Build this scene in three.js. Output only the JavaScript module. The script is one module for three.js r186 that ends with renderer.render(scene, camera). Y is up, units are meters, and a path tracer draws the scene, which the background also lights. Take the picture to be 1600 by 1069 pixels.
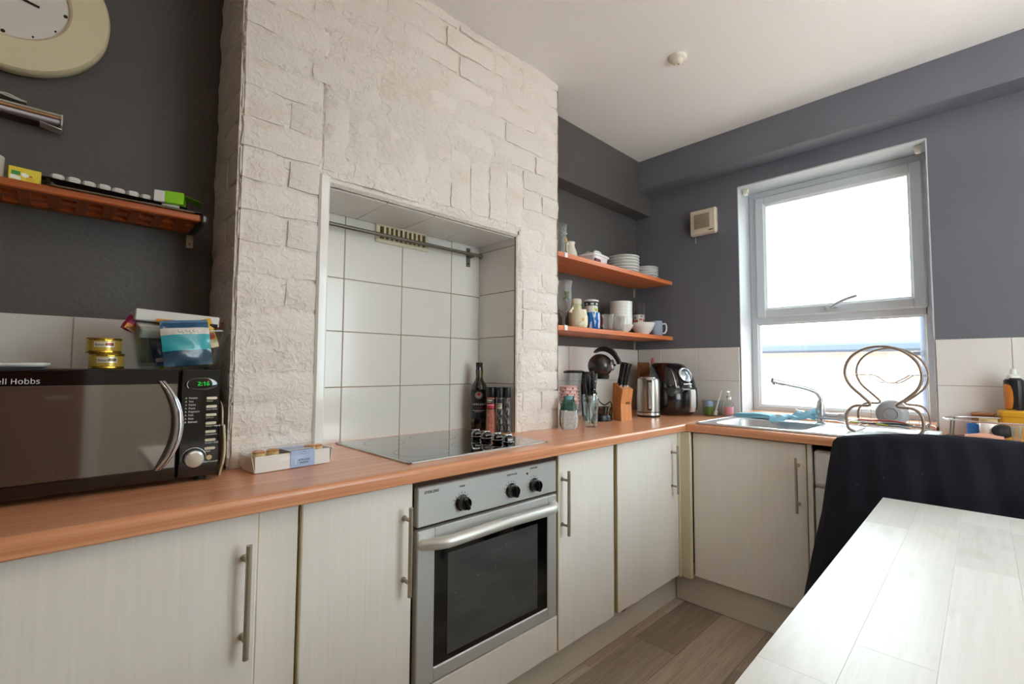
import * as THREE from 'three';
import { mergeGeometries, toCreasedNormals } from 'three/addons/utils/BufferGeometryUtils.js';
import { FontLoader } from 'three/addons/loaders/FontLoader.js';
import { TextGeometry } from 'three/addons/geometries/TextGeometry.js';
import { RectAreaLightUniformsLib } from 'three/addons/lights/RectAreaLightUniformsLib.js';

// ---------- camera, sky, sun, unseen lamps, exposure ----------
const scene = new THREE.Scene();
const camera = new THREE.PerspectiveCamera(71.88, 1600 / 1069, 0.05, 120);
{
  const yaw = THREE.MathUtils.degToRad(46.02), pit = THREE.MathUtils.degToRad(3.12);
  camera.position.set(-2.913, 1.19, 1.757);
  camera.lookAt(-2.913 + Math.cos(pit) * Math.cos(yaw), 1.19 + Math.sin(pit), 1.757 - Math.cos(pit) * Math.sin(yaw));
  camera.rotateZ(THREE.MathUtils.degToRad(0.325));
}
scene.background = new THREE.Color(0.88, 0.95, 1.0);            // bright overcast sky
scene.backgroundIntensity = 14.0;
const sun = new THREE.DirectionalLight(new THREE.Color(1.0, 0.95, 0.88), 15);   // from behind the house, on the neighbours' wall
sun.position.set(-6, 11, -3.4); sun.target.position.set(4, 0, 1); sun.castShadow = true;
Object.assign(sun.shadow.camera, { left: -10, right: 10, top: 10, bottom: -10, near: 0.5, far: 40 });
sun.shadow.mapSize.set(2048, 2048);
scene.add(sun, sun.target);
RectAreaLightUniformsLib.init();
const LAMP_POWER = 1.3;                                          // unseen ceiling lamp behind the camera, warms the left side
const FILL_POWER = 8, FILL_COLOR = new THREE.Color(1.0, 0.95, 0.92);    // added uplighter behind the camera, fill by way of the ceiling
const LAMP_COLOR = new THREE.Color(1.0, 0.78, 0.56);
const renderer = new THREE.WebGLRenderer({ antialias: true });
renderer.toneMapping = THREE.LinearToneMapping;
renderer.toneMappingExposure = 0.82;
renderer.shadowMap.enabled = true;

// ---------- helpers ----------
let seed = 7;
const rnd = () => { seed = (seed * 1664525 + 1013904223) >>> 0; return seed / 4294967296; };
const rr = (a, b) => a + (b - a) * rnd();
const lerp = (a, b, t) => a + (b - a) * t, clamp = (x, a = 0, b = 1) => Math.min(b, Math.max(a, x));
const font = await new FontLoader().loadAsync('fonts/droid/droid_sans_bold.typeface.json');
const fontR = await new FontLoader().loadAsync('fonts/droid/droid_sans_regular.typeface.json');
const hash = (x, y, s) => { let h = (x * 374761393 + y * 668265263 + s * 2147483647) | 0; h = Math.imul(h ^ (h >>> 13), 1274126177); h ^= h >>> 16; return (h >>> 0) / 4294967296; };
function vnoise(x, y, px, py, s = 0) {           // value noise that repeats after px, py cells
  const xi = Math.floor(x), yi = Math.floor(y), fx = x - xi, fy = y - yi, m = (a, n) => ((a % n) + n) % n;
  const u = fx * fx * (3 - 2 * fx), v = fy * fy * (3 - 2 * fy);
  const a = hash(m(xi, px), m(yi, py), s), b = hash(m(xi + 1, px), m(yi, py), s), c = hash(m(xi, px), m(yi + 1, py), s), d = hash(m(xi + 1, px), m(yi + 1, py), s);
  return a + (b - a) * u + (c - a) * v + (a - b - c + d) * u * v;
}
function fbm(u, v, px, py, oct = 4, s = 0) { let t = 0, w = 0.5, n = 0; for (let o = 0; o < oct; o++) { t += w * vnoise(u * px, v * py, px, py, s + o * 17); n += w; w *= 0.5; px *= 2; py *= 2; } return t / n; }
function dataTex(n, m, fn, srgb = true, sizeU = 1, sizeV = 1) {
  const d = new Uint8Array(n * m * 4);
  for (let j = 0; j < m; j++) for (let i = 0; i < n; i++) { const c = fn(i / n, j / m), k = (j * n + i) * 4; d[k] = clamp(c[0]) * 255; d[k + 1] = clamp(c[1]) * 255; d[k + 2] = clamp(c[2]) * 255; d[k + 3] = 255; }
  const t = new THREE.DataTexture(d, n, m); t.wrapS = t.wrapT = THREE.RepeatWrapping; t.magFilter = THREE.LinearFilter; t.minFilter = THREE.LinearMipmapLinearFilter; t.generateMipmaps = true;
  if (srgb) t.colorSpace = THREE.SRGBColorSpace;
  t.repeat.set(1 / sizeU, 1 / sizeV); t.needsUpdate = true; return t;
}
function canvasTex(w, h, draw) {
  const c = document.createElement('canvas'); c.width = w; c.height = h; const x = c.getContext('2d'); draw(x, w, h);
  const t = new THREE.CanvasTexture(c); t.colorSpace = THREE.SRGBColorSpace; return t;
}
const grey = (f) => (u, v) => { const k = f(u, v); return [k, k, k]; };
const mixc = (a, b, t) => [lerp(a[0], b[0], t), lerp(a[1], b[1], t), lerp(a[2], b[2], t)];
const px = (r, g, b) => [r / 255, g / 255, b / 255];
const mat = (color, roughness = 0.5, extra = {}) => new THREE.MeshPhysicalMaterial({ color: new THREE.Color(color), roughness, ...extra });
const glassM = (tint = '#ffffff', extra = {}) => new THREE.MeshPhysicalMaterial({ color: new THREE.Color(tint), roughness: 0.03, transmission: 1, thickness: 0, ior: 1.45, ...extra });

const used = {};
function numbered(n) { const k = used[n] = (used[n] ?? -1) + 1; return k ? n + '_' + String(k).padStart(3, '0') : n; }
function shadow(o) { o.castShadow = o.receiveShadow = true; return o; }
function thing(name, label, category, p = [0, 0, 0], turn = 0, group) {
  const o = new THREE.Group(); o.name = numbered(name); o.position.set(...p); o.rotation.y = turn;
  o.userData = { label, category }; if (group) o.userData.group = group; scene.add(o); return o;
}
function part(parent, name, geo, m, label) {
  const o = shadow(new THREE.Mesh(geo, m)); o.name = name; if (label) o.userData.label = label; parent.add(o); return o;
}
function single(name, label, category, geo, m, group, p, turn = 0) {
  const o = shadow(new THREE.Mesh(geo, m)); o.name = numbered(name); o.userData = { label, category }; if (group) o.userData.group = group;
  if (p) o.position.set(...p); o.rotation.y = turn; scene.add(o); return o;
}
function struct(name, geo, m) { const o = shadow(new THREE.Mesh(geo, m)); o.name = name; o.userData = { kind: 'structure' }; scene.add(o); return o; }
function copyOf(root, label, p, turn = 0, group) { const c = root.clone(); c.name = numbered(root.name.replace(/_\d{3}$/, '')); c.userData = { ...root.userData, label }; if (group) c.userData.group = group; c.position.set(...p); c.rotation.y = turn; scene.add(c); return c; }

const clean = (g) => { const o = g.index ? g.toNonIndexed() : g; for (const k of Object.keys(o.attributes)) if (!['position', 'normal', 'uv'].includes(k)) o.deleteAttribute(k); if (!o.attributes.uv) o.setAttribute('uv', new THREE.BufferAttribute(new Float32Array(o.attributes.position.count * 2), 2)); o.morphAttributes = {}; return o; };
const merge = (...gs) => mergeGeometries(gs.flat().map(clean));
const T = (g, x = 0, y = 0, z = 0, rx = 0, ry = 0, rz = 0) => { if (rx) g.rotateX(rx); if (ry) g.rotateY(ry); if (rz) g.rotateZ(rz); g.translate(x, y, z); return g; };
function boxUV(g0, swap = false, ou = 0, ov = 0) {       // uv in metres from the dominant axis; grain runs along u
  const g = g0.index ? g0.toNonIndexed() : g0, p = g.attributes.position, uv = new Float32Array(p.count * 2);
  const a = new THREE.Vector3(), b = new THREE.Vector3(), c = new THREE.Vector3();
  for (let i = 0; i < p.count; i += 3) {
    a.fromBufferAttribute(p, i); b.fromBufferAttribute(p, i + 1); c.fromBufferAttribute(p, i + 2);
    const n = b.clone().sub(a).cross(c.clone().sub(a)), ax = Math.abs(n.x), ay = Math.abs(n.y), az = Math.abs(n.z);
    [a, b, c].forEach((q, k) => { let u, v; if (ay >= ax && ay >= az) { u = q.x; v = q.z; } else if (ax >= az) { u = q.z; v = q.y; } else { u = q.x; v = q.y; }
      if (swap) [u, v] = [v, u]; uv[(i + k) * 2] = u + ou; uv[(i + k) * 2 + 1] = v + ov; });
  }
  g.setAttribute('uv', new THREE.BufferAttribute(uv, 2)); return g;
}
function cbox(w, h, d, c = 0.002) {                       // box with chamfered edges, centred
  c = Math.min(c, w * 0.45, h * 0.45, d * 0.45);
  const H = [w / 2, h / 2, d / 2], P = [], v = (s, ax) => { const q = [0, 1, 2].map((k) => s[k] * (k === ax ? H[k] : H[k] - c)); return q; };
  const tri = (a, b, d2, n) => { const e1 = [0, 1, 2].map((k) => b[k] - a[k]), e2 = [0, 1, 2].map((k) => d2[k] - a[k]);
    const cr = [e1[1] * e2[2] - e1[2] * e2[1], e1[2] * e2[0] - e1[0] * e2[2], e1[0] * e2[1] - e1[1] * e2[0]];
    if (cr[0] * n[0] + cr[1] * n[1] + cr[2] * n[2] < 0) P.push(...a, ...d2, ...b); else P.push(...a, ...b, ...d2); };
  for (let ax = 0; ax < 3; ax++) for (const s of [-1, 1]) { const o = [0, 1, 2].filter((k) => k !== ax), q = (x, y) => { const t = [0, 0, 0]; t[ax] = s; t[o[0]] = x; t[o[1]] = y; return v(t, ax); }, n = [0, 0, 0]; n[ax] = s;
    tri(q(-1, -1), q(1, -1), q(1, 1), n); tri(q(-1, -1), q(1, 1), q(-1, 1), n); }
  for (let e = 0; e < 3; e++) for (const s1 of [-1, 1]) for (const s2 of [-1, 1]) { const o = [0, 1, 2].filter((k) => k !== e), q = (t, which) => { const k = [0, 0, 0]; k[e] = t; k[o[0]] = s1; k[o[1]] = s2; return v(k, o[which]); }, n = [0, 0, 0]; n[o[0]] = s1; n[o[1]] = s2;
    tri(q(-1, 0), q(1, 0), q(1, 1), n); tri(q(-1, 0), q(1, 1), q(-1, 1), n); }
  for (const x of [-1, 1]) for (const y of [-1, 1]) for (const z of [-1, 1]) { const s = [x, y, z]; tri(v(s, 0), v(s, 1), v(s, 2), s); }
  const g = new THREE.BufferGeometry(); g.setAttribute('position', new THREE.Float32BufferAttribute(P, 3)); g.computeVertexNormals(); return boxUV(g);
}
const bx = (x0, x1, y0, y1, z0, z1, c = 0.002, swap = false) => { const g = cbox(Math.abs(x1 - x0), Math.abs(y1 - y0), Math.abs(z1 - z0), c); g.translate((x0 + x1) / 2, (y0 + y1) / 2, (z0 + z1) / 2); return boxUV(g, swap); };
const lathe = (pts, seg = 32, crease = 0.7) => toCreasedNormals(new THREE.LatheGeometry(pts.map((p) => new THREE.Vector2(Math.max(p[0], 1e-5), p[1])), seg), crease);
const cyl = (r, h, seg = 20, r2 = r) => new THREE.CylinderGeometry(r2, r, h, seg);
function tube(pts, r, n = 32, k = 8, closed = false) {
  const c = new THREE.CatmullRomCurve3(pts.map((p) => new THREE.Vector3(...p)), closed, 'centripetal');
  const g = new THREE.TubeGeometry(c, n, r, k, closed); if (closed) return g;
  const e = [pts[0], pts[pts.length - 1]].map((p) => T(new THREE.SphereGeometry(r, k, 6), ...p)); return merge(g, e);
}
function rod(a, b, r, k = 10) { const A = new THREE.Vector3(...a), B = new THREE.Vector3(...b), L = A.distanceTo(B), g = cyl(r, L, k); g.applyQuaternion(new THREE.Quaternion().setFromUnitVectors(new THREE.Vector3(0, 1, 0), B.clone().sub(A).normalize())); const m = A.add(B).multiplyScalar(0.5); g.translate(m.x, m.y, m.z); return g; }
function rring(w, d, r, y, cx = 0, cz = 0, n = 8) {       // rounded-rectangle ring, 4n points
  const o = []; r = Math.min(r, w / 2 - 1e-4, d / 2 - 1e-4);
  [[1, 1, 0], [-1, 1, 1], [-1, -1, 2], [1, -1, 3]].forEach(([sx, sz, q]) => { for (let i = 0; i < n; i++) { const a = (q + i / (n - 1)) * Math.PI / 2; o.push([cx + sx * (w / 2 - r) + Math.cos(a) * r, y, cz + sz * (d / 2 - r) + Math.sin(a) * r]); } });
  return o;
}
function loft(rings, cap0 = true, cap1 = true, crease = 0.6) {
  const n = rings[0].length, P = [], t = (a, b, c) => P.push(...a, ...b, ...c);
  for (let i = 0; i + 1 < rings.length; i++) for (let j = 0; j < n; j++) { const k = (j + 1) % n, a = rings[i][j], b = rings[i][k], c = rings[i + 1][j], d = rings[i + 1][k]; t(a, c, b); t(b, c, d); }
  const cap = (r, up) => { const c = r.reduce((s, p) => [s[0] + p[0] / n, s[1] + p[1] / n, s[2] + p[2] / n], [0, 0, 0]); for (let j = 0; j < n; j++) { const k = (j + 1) % n; up ? t(c, r[k], r[j]) : t(c, r[j], r[k]); } };
  if (cap0) cap(rings[0], false); if (cap1) cap(rings[rings.length - 1], true);
  const g = new THREE.BufferGeometry(); g.setAttribute('position', new THREE.Float32BufferAttribute(P, 3)); g.computeVertexNormals();
  return boxUV(toCreasedNormals(g, crease));
}
function extrude(pts, depth, bevel = 0.001, seg = 1) {     // polygon in x,y extruded along z, centred in z
  const s = pts.isShape ? pts : new THREE.Shape(pts.map((p) => new THREE.Vector2(p[0], p[1])));
  const g = new THREE.ExtrudeGeometry(s, { depth: depth - 2 * bevel, bevelEnabled: bevel > 0, bevelThickness: bevel, bevelSize: bevel, bevelOffset: -bevel, bevelSegments: seg, curveSegments: 16 });
  g.translate(0, 0, -depth / 2 + bevel); return boxUV(g);
}
function text(str, size, x, y, z, m, parent, name = 'lettering', f = font) {
  const g = new TextGeometry(str, { font: f, size, depth: 0.0006, curveSegments: 3 }); g.translate(x, y, z); return part(parent, name, g, m);
}
function wrapLabel(r, h, y, a0, a1, m, parent, name = 'label', r2 = r) { // label round a bottle; angle 0 faces +z
  const g = new THREE.CylinderGeometry(r2, r, h, 20, 1, true, a0, a1 - a0); g.translate(0, y, 0); return part(parent, name, g, m);
}

// ---------- materials ----------
const lumps = dataTex(1024, 1024, grey((u, v) => { const a = fbm(u, v, 14, 14, 3, 3), b = Math.pow(1 - Math.abs(2 * fbm(u + 0.07 * a, v, 22, 26, 3, 9) - 1), 3), c = fbm(u, v, 90, 60, 2, 5); return 0.35 * a + 0.4 * b + 0.25 * c; }), false, 0.55, 0.55);
const stainTex = dataTex(512, 512, (u, v) => { const s = clamp((fbm(u, v, 9, 11, 4, 33) - 0.60) * 5), k = 0.96 + 0.05 * fbm(u, v, 5, 5, 3, 12); return mixc([k, k, k * 0.995], px(214, 190, 158), s * 0.14); }, true, 1.0, 1.0);
const M = {};
M.brickPaint = mat('#f0e6df', 0.5, { map: stainTex, bumpMap: lumps, bumpScale: 0.0035 }); M.mortar = mat('#efe5dd', 0.5, { map: stainTex, bumpMap: lumps, bumpScale: 0.006 });
M.plaster = mat('#e9e4dc', 0.55, { bumpMap: lumps, bumpScale: 0.002 });
const roller = dataTex(512, 512, grey((u, v) => 0.6 * fbm(u, v, 60, 60, 2, 2) + 0.4 * fbm(u, v, 8, 5, 3, 4)), false, 0.6, 0.6);
const smudge = dataTex(512, 512, (u, v) => { const k = 0.92 + 0.14 * fbm(u, v, 4, 3, 4, 21); return [k, k, k]; }, true, 1.4, 1.4);
M.dimLitWall = mat('#585351', 0.5, { map: smudge, bumpMap: roller, bumpScale: 0.0012 }); M.skyLitWall = mat('#6f7079', 0.5, { map: smudge, bumpMap: roller, bumpScale: 0.0012 });  // same grey paint; warm dimness and bluish skylight put into these colours
M.ceiling = mat('#f3eeea', 0.9, { bumpMap: roller, bumpScale: 0.001 });
M.paleWall = mat('#d8d0c4', 0.9);
M.tile = mat('#e8e3de', 0.14); M.tile2 = mat('#e5e2dc', 0.16); M.tile3 = mat('#eae7e1', 0.13);
const tiles = [M.tile, M.tile2, M.tile3];
M.grout = mat('#a58f74', 0.9); M.groutPale = mat('#c3bcb0', 0.9);
const lam = dataTex(1024, 512, (u, v) => {
  const w = v + 0.012 * fbm(u, v, 3, 4, 2, 6), s = fbm(u, w, 3, 60, 4, 8), f = fbm(u, w, 10, 180, 2, 15), b = fbm(u, w, 2, 9, 2, 44);
  let c = mixc(px(236, 182, 148), px(212, 148, 112), clamp((s - 0.32) * 2.2)); c = mixc(c, px(242, 196, 162), clamp((f - 0.55) * 2) * 0.5); return mixc(c, px(200, 134, 100), clamp((b - 0.55) * 2) * 0.35);
}, true, 1.3, 0.45);
M.laminate = mat('#fff0e0', 0.3, { map: lam, clearcoat: 0.25, clearcoatRoughness: 0.25 });
const lamV = lam.clone(); lamV.repeat.set(1 / 1.3, 1 / 0.45); lamV.needsUpdate = true;
M.shelfWood = mat('#ffc28e', 0.42, { map: lam });
const foil = dataTex(512, 512, grey((u, v) => 0.7 * fbm(u, v, 3, 110, 3, 3) + 0.3 * fbm(u, v, 12, 220, 1, 8)), false, 0.6, 0.6);
const foilC = dataTex(512, 512, (u, v) => { const k = 0.975 + 0.03 * fbm(u, v, 3, 90, 3, 3) - 0.02 * fbm(u, v, 4, 4, 3, 30); return [k, k * 0.997, k * 0.98]; }, true, 0.6, 0.6);
M.door = mat('#f9f3ee', 0.42, { map: foilC, bumpMap: foil, bumpScale: 0.0003 });
M.doorEdge = mat('#d8c48f', 0.6); M.carcass = mat('#d9d2bd', 0.7); M.plinth = mat('#ece7de', 0.55, { map: foilC });
const brush = dataTex(512, 512, grey((u, v) => 0.75 + 0.2 * (fbm(u, v, 4, 120, 2, 9) - 0.5) + 0.2 * (fbm(u, v, 6, 6, 3, 77) - 0.5)), false, 0.5, 0.5);
M.steel = mat('#cfcfcd', 0.5, { metalness: 0.55, bumpMap: brush, bumpScale: 0.0002 }); M.steelBright = mat('#dededc', 0.25, { metalness: 1 });
M.nickel = mat('#b3a996', 0.38, { metalness: 0.6 }); M.chrome = mat('#d8d8da', 0.2, { metalness: 0.75 }); M.oldMetal = mat('#7d7770', 0.45, { metalness: 0.9 });
M.black = mat('#111114', 0.35); M.blackGloss = mat('#0b0b0e', 0.08, { clearcoat: 0.6, clearcoatRoughness: 0.05 }); M.blackMatte = mat('#17171a', 0.7); M.darkGap = mat('#0a0807', 0.9); M.darkBrown = mat('#4a2c20', 0.8);  // dark brown of the oven body and chair legs stands last
M.white = mat('#ece9e4', 0.35); M.whiteGloss = mat('#f2f0ec', 0.12, { clearcoat: 0.3 }); M.upvc = mat('#c9ccd0', 0.3); M.offWhite = mat('#e4dccb', 0.45); M.cream = mat('#e0cfa6', 0.5);
M.paper = mat('#efece4', 0.85); M.ink = mat('#2a2a2c', 0.6); M.glass = glassM(); M.clearPlastic = glassM('#f4f6f6', { roughness: 0.08, ior: 1.4 }); M.frosted = glassM('#f2f4f3', { roughness: 0.42, ior: 1.5 });
M.thinGlass = glassM('#eef3f2', { ior: 1.5 });

// ---------- floor, walls, ceiling ----------
{
  const floor = struct('floor', bx(-4.8, 0.3, -0.12, -0.004, -0.2, 3.2, 0.001), mat('#3a332d', 0.9));
  const oak = dataTex(1024, 512, (u, v) => { const w = v + 0.02 * fbm(u, v, 3, 3, 3, 1), s = fbm(u, w, 4, 34, 4, 5), f = fbm(u, w, 14, 160, 2, 2), ring = 0.5 + 0.5 * Math.sin((w * 30 + 3 * fbm(u, v, 3, 4, 3, 8)) * 6.28); let c = mixc(px(216, 204, 190), px(174, 160, 146), clamp(0.75 * s + 0.3 * ring * s)); return mixc(c, px(146, 132, 118), clamp((f - 0.55) * 1.6) * 0.6); }, true, 1.1, 0.5);
  const tone = ['#ffffff', '#d9d2cb', '#efe6dc', '#c4bbb4'].map((c) => mat(c, 0.38, { map: oak }));
  const widths = [[0.40, 0.585], [0.585, 0.775], [0.775, 0.98], [0.98, 1.17], [1.17, 1.36], [1.36, 1.56]];
  const cuts = [[-4.6, -3.3, -2.2, -1.33, -0.72, 0], [-4.6, -3.4, -2.1, -1.01, 0], [-4.6, -2.9, -1.7, 0], [-4.6, -3.5, -2.3, -0.93, 0], [-4.6, -2.6, -1.2, 0], [-4.6, -3.0, -1.6, 0]];
  widths.forEach(([z0, z1], i) => { for (let k = 0; k + 1 < cuts[i].length; k++) { const g = bx(cuts[i][k] + 0.0006, cuts[i][k + 1] - 0.0006, -0.012, 0, z0 + 0.0006, z1 - 0.0006, 0.0008); boxUV(g, false, rr(0, 1), rr(0, 1)); part(floor, 'plank', g, tone[(i + 2 * k) % 4]); } });
  const far = []; for (let z = 1.56; z < 2.99; z += 0.19) far.push(boxUV(bx(-4.6, 0, -0.012, 0, z, Math.min(z + 0.189, 3), 0.0008), false, z * 3, z));
  const rest = part(floor, 'planks_under_table', merge(far), tone[0]); rest.userData.kind = 'stuff';

  const back = struct('wall_back', bx(-4.8, 0.3, -0.12, 2.75, -0.25, 0, 0.001), M.dimLitWall);
  const rightW = struct('wall_right', merge(bx(0, 0.32, -0.12, 2.75, -0.25, 0.69, 0.001), bx(0, 0.32, -0.12, 2.75, 1.545, 3.2, 0.001), bx(0, 0.32, -0.12, 0.905, 0.69, 1.545, 0.001), bx(0, 0.32, 2.285, 2.75, 0.69, 1.545, 0.001)), M.skyLitWall);
  struct('wall_front', merge(bx(-4.8, -1.9, -0.12, 2.75, 3.0, 3.25), bx(-0.6, 0.3, -0.12, 2.75, 3.0, 3.25), bx(-1.9, -0.6, 2.15, 2.75, 3.0, 3.25), bx(-1.9, -0.6, -0.12, 0.85, 3.0, 3.25)), M.paleWall);  // out of view; pale so that it bounces light into the room
  const dr = thing('door_1', '', ''); dr.userData = { kind: 'structure' };  // out of view, placed to give the microwave door a brown reflection
  const brown = mat('#8a4f22', 0.4); part(dr, 'door_leaf', bx(-3.5, -2.78, 0.0, 2.0, 2.955, 2.995, 0.003), brown);
  for (const [y0, y1] of [[0.2, 0.9], [1.05, 1.85]]) for (const [x0, x1] of [[-3.4, -3.18], [-3.1, -2.88]]) part(dr, 'door_panel', bx(x0, x1, y0, y1, 2.945, 2.958, 0.006), brown);
  part(dr, 'door_handle', rod([-2.85, 1.0, 2.9], [-2.95, 1.0, 2.9], 0.009), M.nickel); part(dr, 'door_casing', merge(bx(-3.58, -3.5, 0, 2.08, 2.965, 3.0), bx(-2.78, -2.7, 0, 2.08, 2.965, 3.0), bx(-3.5, -2.78, 2.0, 2.08, 2.965, 3.0)), M.white);
  struct('wall_left', bx(-4.8, -4.6, -0.12, 2.75, -0.25, 3.25), M.dimLitWall);  // out of view; kept dark to dim the left side
  struct('ceiling', bx(-4.8, 0.32, 2.58, 2.75, -0.25, 3.25, 0.001), M.ceiling);
  struct('trim_1', bx(-1.21, -0.001, 2.235, 2.58, 0, 0.111, 0.004), M.dimLitWall);
  struct('trim_2', bx(-0.142, 0, 2.38, 2.58, 0.0, 3.0, 0.004), M.skyLitWall);
  // pale reveal round the window opening
  struct('trim_3', merge(bx(-0.001, 0.175, 0.93, 2.284, 0.686, 0.692, 0.001), bx(-0.001, 0.175, 0.93, 2.284, 1.543, 1.549, 0.001), bx(-0.001, 0.175, 2.279, 2.287, 0.69, 1.545, 0.001)), M.upvc);

  // tiles: each one its own piece on a thin bed of grout
  function tileA(wall, xs, ys, z, bed) { for (let i = 0; i + 1 < xs.length; i++) for (let j = 0; j + 1 < ys.length; j++) part(wall, 'tile', bx(xs[i] + 0.0013, xs[i + 1] - 0.0013, ys[j] + 0.0013, ys[j + 1] - 0.0013, z + 0.001, z + 0.007 + rr(0, 0.0006), 0.0012), tiles[(i * 2 + j + (rnd() * 3 | 0)) % 3]); part(wall, 'grout', bx(xs[0], xs[xs.length - 1], ys[0], ys[ys.length - 1], z, z + 0.0042, 0.0005), bed); }
  tileA(back, [-1.195, -1.01, -0.76, -0.51, -0.26, -0.008], [0.905, 1.114, 1.318], 0, M.groutPale);
  tileA(back, [-3.634, -3.384, -3.134, -2.884, -2.634, -2.575], [0.905, 1.116, 1.322], 0, M.groutPale);
  function tileB(zs, ys) { for (let i = 0; i + 1 < zs.length; i++) for (let j = 0; j + 1 < ys.length; j++) part(rightW, 'tile', bx(-0.007 - rr(0, 0.0006), -0.001, ys[j] + 0.0013, ys[j + 1] - 0.0013, zs[i] + 0.0013, zs[i + 1] - 0.0013, 0.0012), tiles[(i + 2 * j + (rnd() * 3 | 0)) % 3]); part(rightW, 'grout', bx(-0.0042, 0, ys[0], ys[ys.length - 1], zs[0], zs[zs.length - 1], 0.0005), M.groutPale); }
  tileB([0.008, 0.182, 0.432, 0.683], [0.905, 1.117, 1.32]); tileB([1.55, 1.79, 2.04, 2.29, 2.54], [0.905, 1.12, 1.33]);
}

// ---------- chimney breast of painted bricks with a tiled niche ----------
{
  const X0 = -2.57, X1 = -1.195, Z = 0.30, NX0 = -2.315, NX1 = -1.472, NY = 1.785, ZB = 0.03;
  const core = merge(bx(X0 + 0.012, NX0 - 0.004, 0.912, 2.6, 0, Z - 0.02), bx(NX1 + 0.01, X1 - 0.012, 0.912, 2.6, 0, Z - 0.02), bx(NX0 - 0.01, NX1 + 0.012, NY, 2.6, 0, Z - 0.02), bx(NX0 - 0.01, NX1 + 0.012, 0.912, 2.6, 0, ZB - 0.006));
  const ch = struct('wall_chimney', core, M.plaster);
  const hN = (x, y) => { const a = fbm(x * 0.31 + 5, y * 0.31 + 5, 9, 9, 3, 61), b = fbm(x * 0.31 + 5, y * 0.31 + 5, 60, 60, 3, 62), c = fbm(x * 0.31 + 3, y * 0.31 + 7, 180, 150, 2, 63); return (a - 0.55) * 0.024 + (y - 1.75) * 0.0022 + (b - 0.5) * 0.012 + (c - 0.5) * 0.005; };
  // uneven mortar and paint between and over the bricks, thickened into a slab
  function mortar(u0, u1, v0, v1, place) {
    const nu = Math.max(2, Math.round((u1 - u0) / 0.008)), nv = Math.max(2, Math.round((v1 - v0) / 0.008)), g = new THREE.PlaneGeometry(u1 - u0, v1 - v0, nu, nv); g.translate((u0 + u1) / 2, (v0 + v1) / 2, 0);
    const p = g.attributes.position, uv = g.attributes.uv; for (let i = 0; i < p.count; i++) { const x = p.getX(i), y = p.getY(i), e = Math.min(x - u0, u1 - x); uv.setXY(i, x, y); p.setZ(i, -0.0048 + Math.min(0.0075, hN(x, y)) * clamp(e / 0.012 + 0.2) - 0.004 * clamp(1 - e / 0.01)); }
    place(g); g.computeVertexNormals(); return g;
  }
  const front = (g) => g.translate(0, 0, Z);
  part(ch, 'mortar', merge(mortar(X0, NX0 - 0.022, 0.9, 2.585, front), mortar(NX0 - 0.022, NX1 + 0.012, NY + 0.008, 2.585, front), mortar(NX1 + 0.012, X1, 0.9, 2.585, front)), M.mortar);
  const sideL = (g) => { g.rotateY(-Math.PI / 2); g.translate(X0, 0, 0); }, sideR = (g) => { g.rotateY(Math.PI / 2); g.translate(X1, 0, 0); };
  part(ch, 'mortar', merge(mortar(0, Z, 0.9, 2.585, sideL), mortar(-Z, 0, 0.9, 2.585, sideR)), M.mortar);
  // brick: a shallow pillow, front at z = 0; a few variants shared by all
  function brickGeo(w, h, s) {
    const nx = Math.max(3, Math.round(w / 0.035)), ny = Math.max(2, Math.round(h / 0.03)), D = 0.02, P = [], rows = [];
    for (let j = 0; j <= ny; j++) { const r = []; for (let i = 0; i <= nx; i++) { const u = i / nx, v = j / ny, eu = Math.min(u, 1 - u) * w, ev = Math.min(v, 1 - v) * h, e = Math.min(eu, ev); const jx = (hash(i, j, s) - 0.5) * 0.006, jy = (hash(j, i, s + 5) - 0.5) * 0.006; r.push([(u - 0.5) * w + jx, (v - 0.5) * h + jy, -0.0055 * clamp(1 - e / 0.012) + (hash(i * 3, j * 7, s + 9) - 0.5) * 0.003]); } rows.push(r); }
    const t = (a, b, c) => P.push(...a, ...b, ...c);
    for (let j = 0; j < ny; j++) for (let i = 0; i < nx; i++) { t(rows[j][i], rows[j][i + 1], rows[j + 1][i + 1]); t(rows[j][i], rows[j + 1][i + 1], rows[j + 1][i]); }
    const b = (p) => [p[0], p[1], -D], sk = (a, c) => { t(a, b(a), b(c)); t(a, b(c), c); };
    for (let i = 0; i < nx; i++) { sk(rows[0][i + 1], rows[0][i]); sk(rows[ny][i], rows[ny][i + 1]); } for (let j = 0; j < ny; j++) { sk(rows[j][0], rows[j + 1][0]); sk(rows[j + 1][nx], rows[j][nx]); }
    const g = new THREE.BufferGeometry(); g.setAttribute('position', new THREE.Float32BufferAttribute(P, 3)); g.computeVertexNormals(); return boxUV(toCreasedNormals(g, 0.9), false, s * 0.37, s * 0.21);
  }
  const cache = {}; let count = 0;
  function brick(w, h, x, y, z, ry = 0) { const k = Math.round(w * 100) + '_' + Math.round(h * 100) + '_' + (count++ % 3); const g = cache[k] ??= brickGeo(Math.round(w * 100) / 100, Math.round(h * 100) / 100, count * 7 + 1); const b = part(ch, 'brick', g, M.brickPaint); b.position.set(x, y, z); b.rotation.y = ry; b.rotation.z = rr(-0.012, 0.012); }
  const CH = 0.0905, rowsY = []; for (let y = 0.905; y < 2.57; y += CH) rowsY.push(y);
  const J = 0.013;
  function run(a, b, y, h, off) { let x = a; let first = true; while (x < b - 0.03) { let L = first ? off : 0.255; first = false; if (b - x - L < 0.07) L = b - x; L = Math.min(L, b - x); brick(L - J, h - J, x + L / 2, y + h / 2, Z + 0.0005 + rr(-0.002, 0.002)); x += L; } }
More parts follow.
